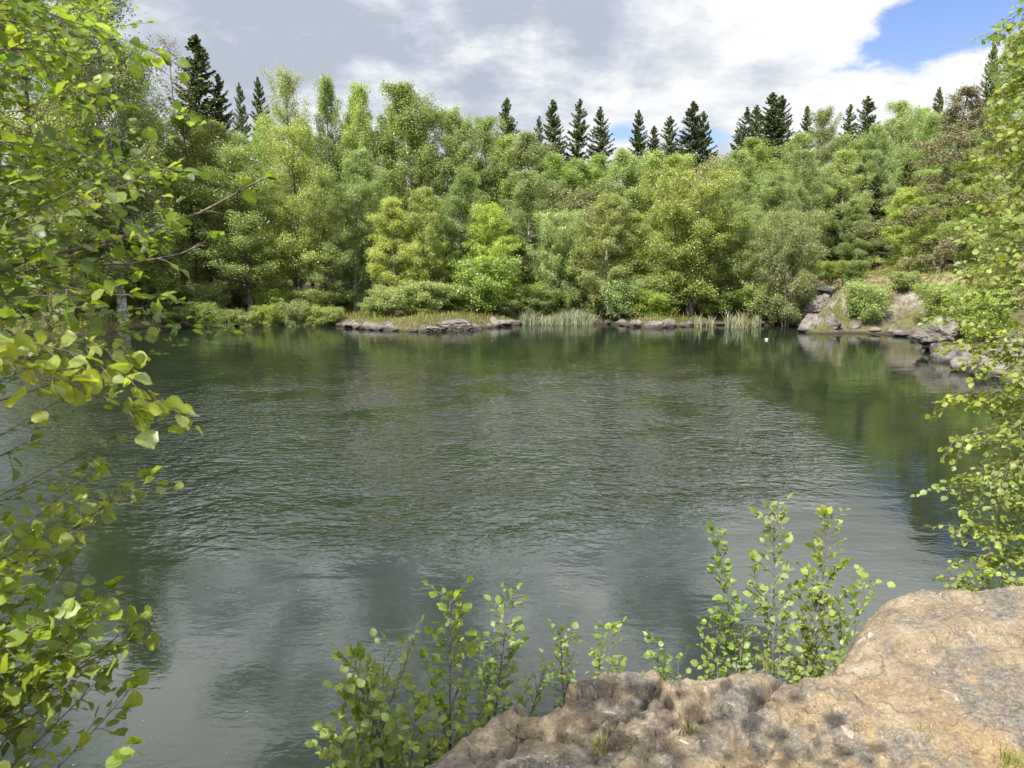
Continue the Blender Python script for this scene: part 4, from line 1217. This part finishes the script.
# lime with large glowing leaves: one bough entering at the left
rng = np.random.default_rng(33)
lm = thing('lime_tree', 'yellow green glowing large leafed bough entering at the left edge above the water', 'tree', (-2.6, 1.4, 1.6))
tp2 = np.array([(-2.6, 1.4, 1.4), (-2.55, 1.45, 2.4), (-2.5, 1.5, 3.4), (-2.45, 1.5, 4.4)])
obj('trunk', tube_mesh('trunk', [(rel(lm, tp2), np.array((.05, .045, .035, .02)))], M['grey_bark'], 8), lm)
for pts, L_ in (([(-40, 330, 2.0), (20, 340, 2.1), (70, 352, 2.15), (120, 372, 2.2), (150, 392, 2.25), (176, 412, 2.3)], .062),
            ([(-40, 350, 2.05), (10, 352, 2.1), (60, 372, 2.1), (95, 392, 2.15), (135, 408, 2.2)], .062),
            ([(-40, 350, 1.9), (0, 358, 1.95), (30, 372, 1.95), (50, 385, 1.95)], .066),
            ([(-40, 335, 2.3), (30, 335, 2.4), (90, 345, 2.4), (130, 355, 2.45)], .06)):
    P_ = [tp2[3]] + [at_depth(*q) for q in pts]
    leafy_branch(lm, rel(lm, np.array(P_)), rng, 'lime_leaf', L_ * .98, r0=.006, start=.3, twig_gap=.036, twig_len=.12, leaf_gap=.03, round_=1.05, hang=.6, flat=.5)

# young aspen bush below it
rng = np.random.default_rng(44)
asp = thing('aspen_sapling', 'bushy young aspen with round leaves filling the lower left corner', 'bush', (-2.0, 2.0, 1.6))
er = random.Random(4)
tops = [(150, 478, 2.6), (120, 490, 2.7), (95, 470, 2.8), (60, 520, 2.4), (30, 530, 2.3), (20, 560, 2.5), (70, 560, 2.5), (110, 590, 2.4), (140, 620, 2.4), (125, 640, 2.5), (95, 620, 2.3),
        (60, 610, 2.2), (30, 600, 2.3), (10, 640, 2.2), (55, 660, 2.3), (100, 680, 2.4), (130, 690, 2.5), (20, 690, 2.3), (65, 640, 2.6), (0, 520, 2.6), (45, 580, 2.7), (85, 600, 2.7), (0, 590, 2.1), (40, 625, 2.5), (110, 650, 2.3)]
asp_pts = np.array([(-2.0, 2.0, 1.5), (-1.98, 2.02, 2.2), (-1.95, 2.05, 2.9), (-1.9, 2.1, 3.45)])
obj('trunk', tube_mesh('trunk', [(rel(asp, asp_pts), np.array((.03, .024, .014, .003)))], M['dark_bark'], 7), asp)
for x, y, dp in tops:
    e = at_depth(x, y, dp)
    z0 = min(max(e[2] - er.uniform(.15, .6), 1.9), 3.4)
    s = np.array([np.interp(z0, asp_pts[:, 2], asp_pts[:, c]) for c in range(3)])
    leafy_branch(asp, rel(asp, bezier(s, (s + e) / 2 + np.array((0, 0, -.05)) + rng.normal(0, .04, 3), e, 10)), rng, 'aspen_leaf', .05, r0=.006, start=.12, twig_gap=.045, twig_len=.13, leaf_gap=.032, round_=1.12, hang=.4, flat=.5)
for x, y, dp in ((10, 745, 2.3), (130, 745, 2.2), (60, 730, 2.5), (115, 760, 2.0)):
    e = at_depth(x, y, dp)
    s = asp_pts[1]
    leafy_branch(asp, rel(asp, bezier(s, (s + e) / 2 + np.array((0, 0, .1)), e, 10)), rng, 'aspen_leaf', .04, r0=.005, start=.6, twig_gap=.12, twig_len=.08, leaf_gap=.04, round_=1.1)

# leafy branches at the right edge
rng = np.random.default_rng(55)
rb = thing('alder_tree', 'sunlit alder at the right edge, its small leaved branches drooping over the water', 'tree', (4.6, 4.6, .8))
tp3 = np.array([(4.6, 4.6, .6), (4.55, 4.65, 2.5), (4.4, 4.7, 4.5), (4.25, 4.8, 6.5), (4.1, 4.9, 8.5)])
obj('trunk', tube_mesh('trunk', [(rel(rb, tp3), np.array((.08, .07, .055, .04, .02)))], M['dark_bark'], 8), rb)
er = random.Random(6)
R_ends = [(1002, 25, 5.2), (1018, 60, 5.0), (1010, 130, 5.0), (990, 175, 5.2), (1000, 210, 4.8), (975, 205, 5.2), (965, 240, 5.2), (1005, 260, 4.6), (985, 280, 4.9), (958, 270, 5.2), (950, 300, 5.2), (928, 318, 5.2),
          (970, 320, 4.8), (1000, 330, 4.5), (945, 345, 5.0), (965, 365, 4.9), (1005, 375, 4.6), (985, 400, 4.8), (955, 395, 5.1), (945, 402, 5.1), (1010, 430, 4.5), (975, 445, 4.7), (955, 440, 4.8), (940, 488, 4.8), (960, 475, 4.8),
          (990, 480, 4.5), (1015, 500, 4.4), (965, 510, 4.7), (955, 530, 4.7), (985, 530, 4.5), (1010, 545, 4.5), (960, 565, 4.7), (945, 578, 4.6), (985, 575, 4.5), (1015, 580, 4.4), (970, 590, 4.6), (1000, 600, 4.5),
          (1030, 300, 4.5), (1030, 400, 4.5), (1030, 480, 4.4), (1025, 200, 4.8), (1020, 350, 4.8), (1030, 560, 4.4), (1035, 130, 4.6)]
R_ends += [(er.uniform(965, 1040), er.uniform(40, 600), er.uniform(5.0, 6.2)) for _ in range(26)]
R_ends += [(er.uniform(990, 1035), er.uniform(0, 300), er.uniform(4.6, 5.6)) for _ in range(12)]
R_ends += [(er.uniform(1060, 1420), er.uniform(-150, 620), er.uniform(4.0, 5.6)) for _ in range(34)]
for x, y, dp in R_ends:
    e = at_depth(x, y, dp)
    z0 = min(max(e[2] + er.uniform(-.9, .7), 1.2), 8.2)
    s = np.array([np.interp(z0, tp3[:, 2], tp3[:, c]) for c in range(3)])
    leafy_branch(rb, rel(rb, bezier(s, (s + e) / 2 + np.array((0, 0, .18)) + rng.normal(0, .12, 3), e, 10)), rng, 'side_leaf', .040, r0=.007, start=.10, twig_gap=.036, twig_len=.20, leaf_gap=.022, round_=.95, hang=.45, flat=.6)

# saplings growing out of the face of the ledge
def sapling(base, tip, label, seed, leafL=.042, twig=.11, bend=.05, dens=1.0, extra=()):
    rng = np.random.default_rng(seed)
    leafL *= .84
    twig *= 1.3
    t = at_depth(*tip)
    b = at_depth(*base)
    root = thing('alder_sapling', label, 'sapling', b, 0, 'alder saplings below the rock ledge')
    side = np.array((rng.normal(0, bend), rng.normal(0, bend), 0))
    path = bezier(b, (b + t) / 2 + side, t, 12)
    leafy_branch(root, rel(root, path), rng, 'sapling_leaf', leafL, r0=.0065, start=.16, twig_gap=.022 / dens, twig_len=twig, leaf_gap=.0145, round_=.94, hang=-.05, flat=.7, name='stem', bark='green_stem')
    for f, e in extra:
        q = path[int(f * 11)]
        ee = at_depth(*e)
        leafy_branch(root, rel(root, bezier(q, (q + ee) / 2 + np.array((0, 0, -.03)), ee, 8)), rng, 'sapling_leaf', leafL, r0=.004, start=.25, twig_gap=.045 / dens, twig_len=twig * .8, leaf_gap=.026, round_=.94, hang=-.05, flat=.7, name='branch', bark='green_stem')
    return root
SAP = [
 ((452, 830, 2.7), (450, 598, 2.75), 'tallest straight dark stemmed sapling at the left end of the ledge', .044, .09, ((.45, (425, 660, 2.7)), (.3, (490, 690, 2.8)), (.55, (470, 650, 2.8)))),
 ((398, 840, 2.6), (353, 657, 2.7), 'bushy sapling leaning left with a curved stem and pale leaves', .044, .12, ((.5, (385, 645, 2.7)), (.55, (412, 645, 2.65)), (.35, (372, 690, 2.6)))),
 ((372, 850, 2.5), (338, 720, 2.6), 'lowest sapling at the bottom left of the ledge growth', .042, .12, ((.5, (350, 745, 2.5)), (.5, (375, 700, 2.6)))),
 ((415, 850, 2.5), (418, 700, 2.6), 'leafy sapling filling the foot of the tallest straight one', .044, .13, ((.4, (395, 720, 2.5)), (.4, (440, 725, 2.6)))),
 ((485, 790, 2.9), (508, 600, 3.0), 'slim slightly leaning sapling right of the tallest straight one', .038, .10, ((.3, (480, 650, 3.0)), (.3, (525, 690, 3.0)))),
 ((520, 790, 3.0), (545, 672, 3.1), 'short sapling behind the pointed corner of the ledge', .034, .09, ()),
 ((574, 790, 3.1), (561, 632, 3.2), 'thin sapling, the left of the lone pair over the ledge edge', .036, .08, ((.55, (576, 640, 3.2)),)),
 ((588, 780, 3.1), (612, 630, 3.2), 'thin sapling leaning right, the right of the lone pair', .036, .08, ((.6, (598, 655, 3.2)),)),
 ((700, 760, 3.1), (652, 642, 3.2), 'low sapling leaning left beside two bare pale shoots', .036, .09, ((.4, (678, 660, 3.2)),)),
 ((712, 770, 3.1), (716, 622, 3.2), 'small dark leaved sapling left of the bigger clump on the ledge', .036, .09, ()),
 ((744, 770, 3.1), (715, 532, 3.25), 'left leaning sapling of the bigger clump, thin at its tip', .040, .09, ((.45, (745, 610, 3.2)), (.3, (735, 650, 3.2)))),
 ((770, 770, 3.15), (774, 510, 3.3), 'tallest upright sapling with a dark stem in the bigger clump', .042, .09, ((.45, (812, 575, 3.3)), (.5, (752, 560, 3.3)), (.35, (795, 640, 3.2)))),
 ((790, 780, 3.15), (828, 515, 3.35), 'tall sapling leaning right with pale leaves at the top', .042, .10, ((.4, (800, 590, 3.3)), (.5, (838, 600, 3.3)))),
 ((828, 770, 3.2), (815, 590, 3.3), 'thin dark stemmed sapling between the right leaning ones', .038, .09, ((.4, (845, 640, 3.2)),)),
 ((846, 740, 3.3), (866, 580, 3.45), 'short sapling closest to the orange lip of the slab', .038, .08, ((.45, (838, 602, 3.4)),)),
]
for i, (b, t, lb, L_, tw, ex) in enumerate(SAP):
    sapling(b, t, lb, 70 + i, L_, tw, .04, 1.0, ex)

# tufts rooted in cracks of the ledge
def tuft(x, y, h, n, label, seed, leafy=False):
    rng = np.random.default_rng(seed)
    p = on_plane(x, y, LZ - .02)
    B = np.column_stack([rng.normal(0, .022, n), rng.normal(0, .022, n), np.zeros(n)])
    o = obj('grass_tuft', blades('grass_tuft', B, rng, h, .006, M['grass_blade'], .8), None, p)
    tag(o, label, 'grass', 'grass tufts in the ledge cracks')
tuft(690, 732, .06, 30, 'small green grass tuft in a shaded hollow in the middle of the ledge', 1)
tuft(596, 748, .05, 22, 'small grass tuft near the front of the ledge in dappled shade', 2)
tuft(770, 668, .05, 20, 'tiny grass tuft in the crack under the bigger sapling clump', 3)
tuft(1012, 766, .06, 60, 'yellow green grass tuft at the bottom right corner on the slab', 4)
tuft(930, 735, .05, 14, 'tiny dry tuft on the sunny slab at right', 5)

# ------------------------------------------------------------------ render settings
C.view_settings.view_transform = 'Standard'
C.view_settings.look = 'None'
C.view_settings.exposure = 1.06
C.view_settings.gamma = 1
cy = C.cycles
cy.max_bounces = 9
cy.diffuse_bounces = 5
cy.glossy_bounces = 3
cy.transmission_bounces = 6
cy.transparent_max_bounces = 4
cy.caustics_reflective = False
cy.caustics_refractive = False
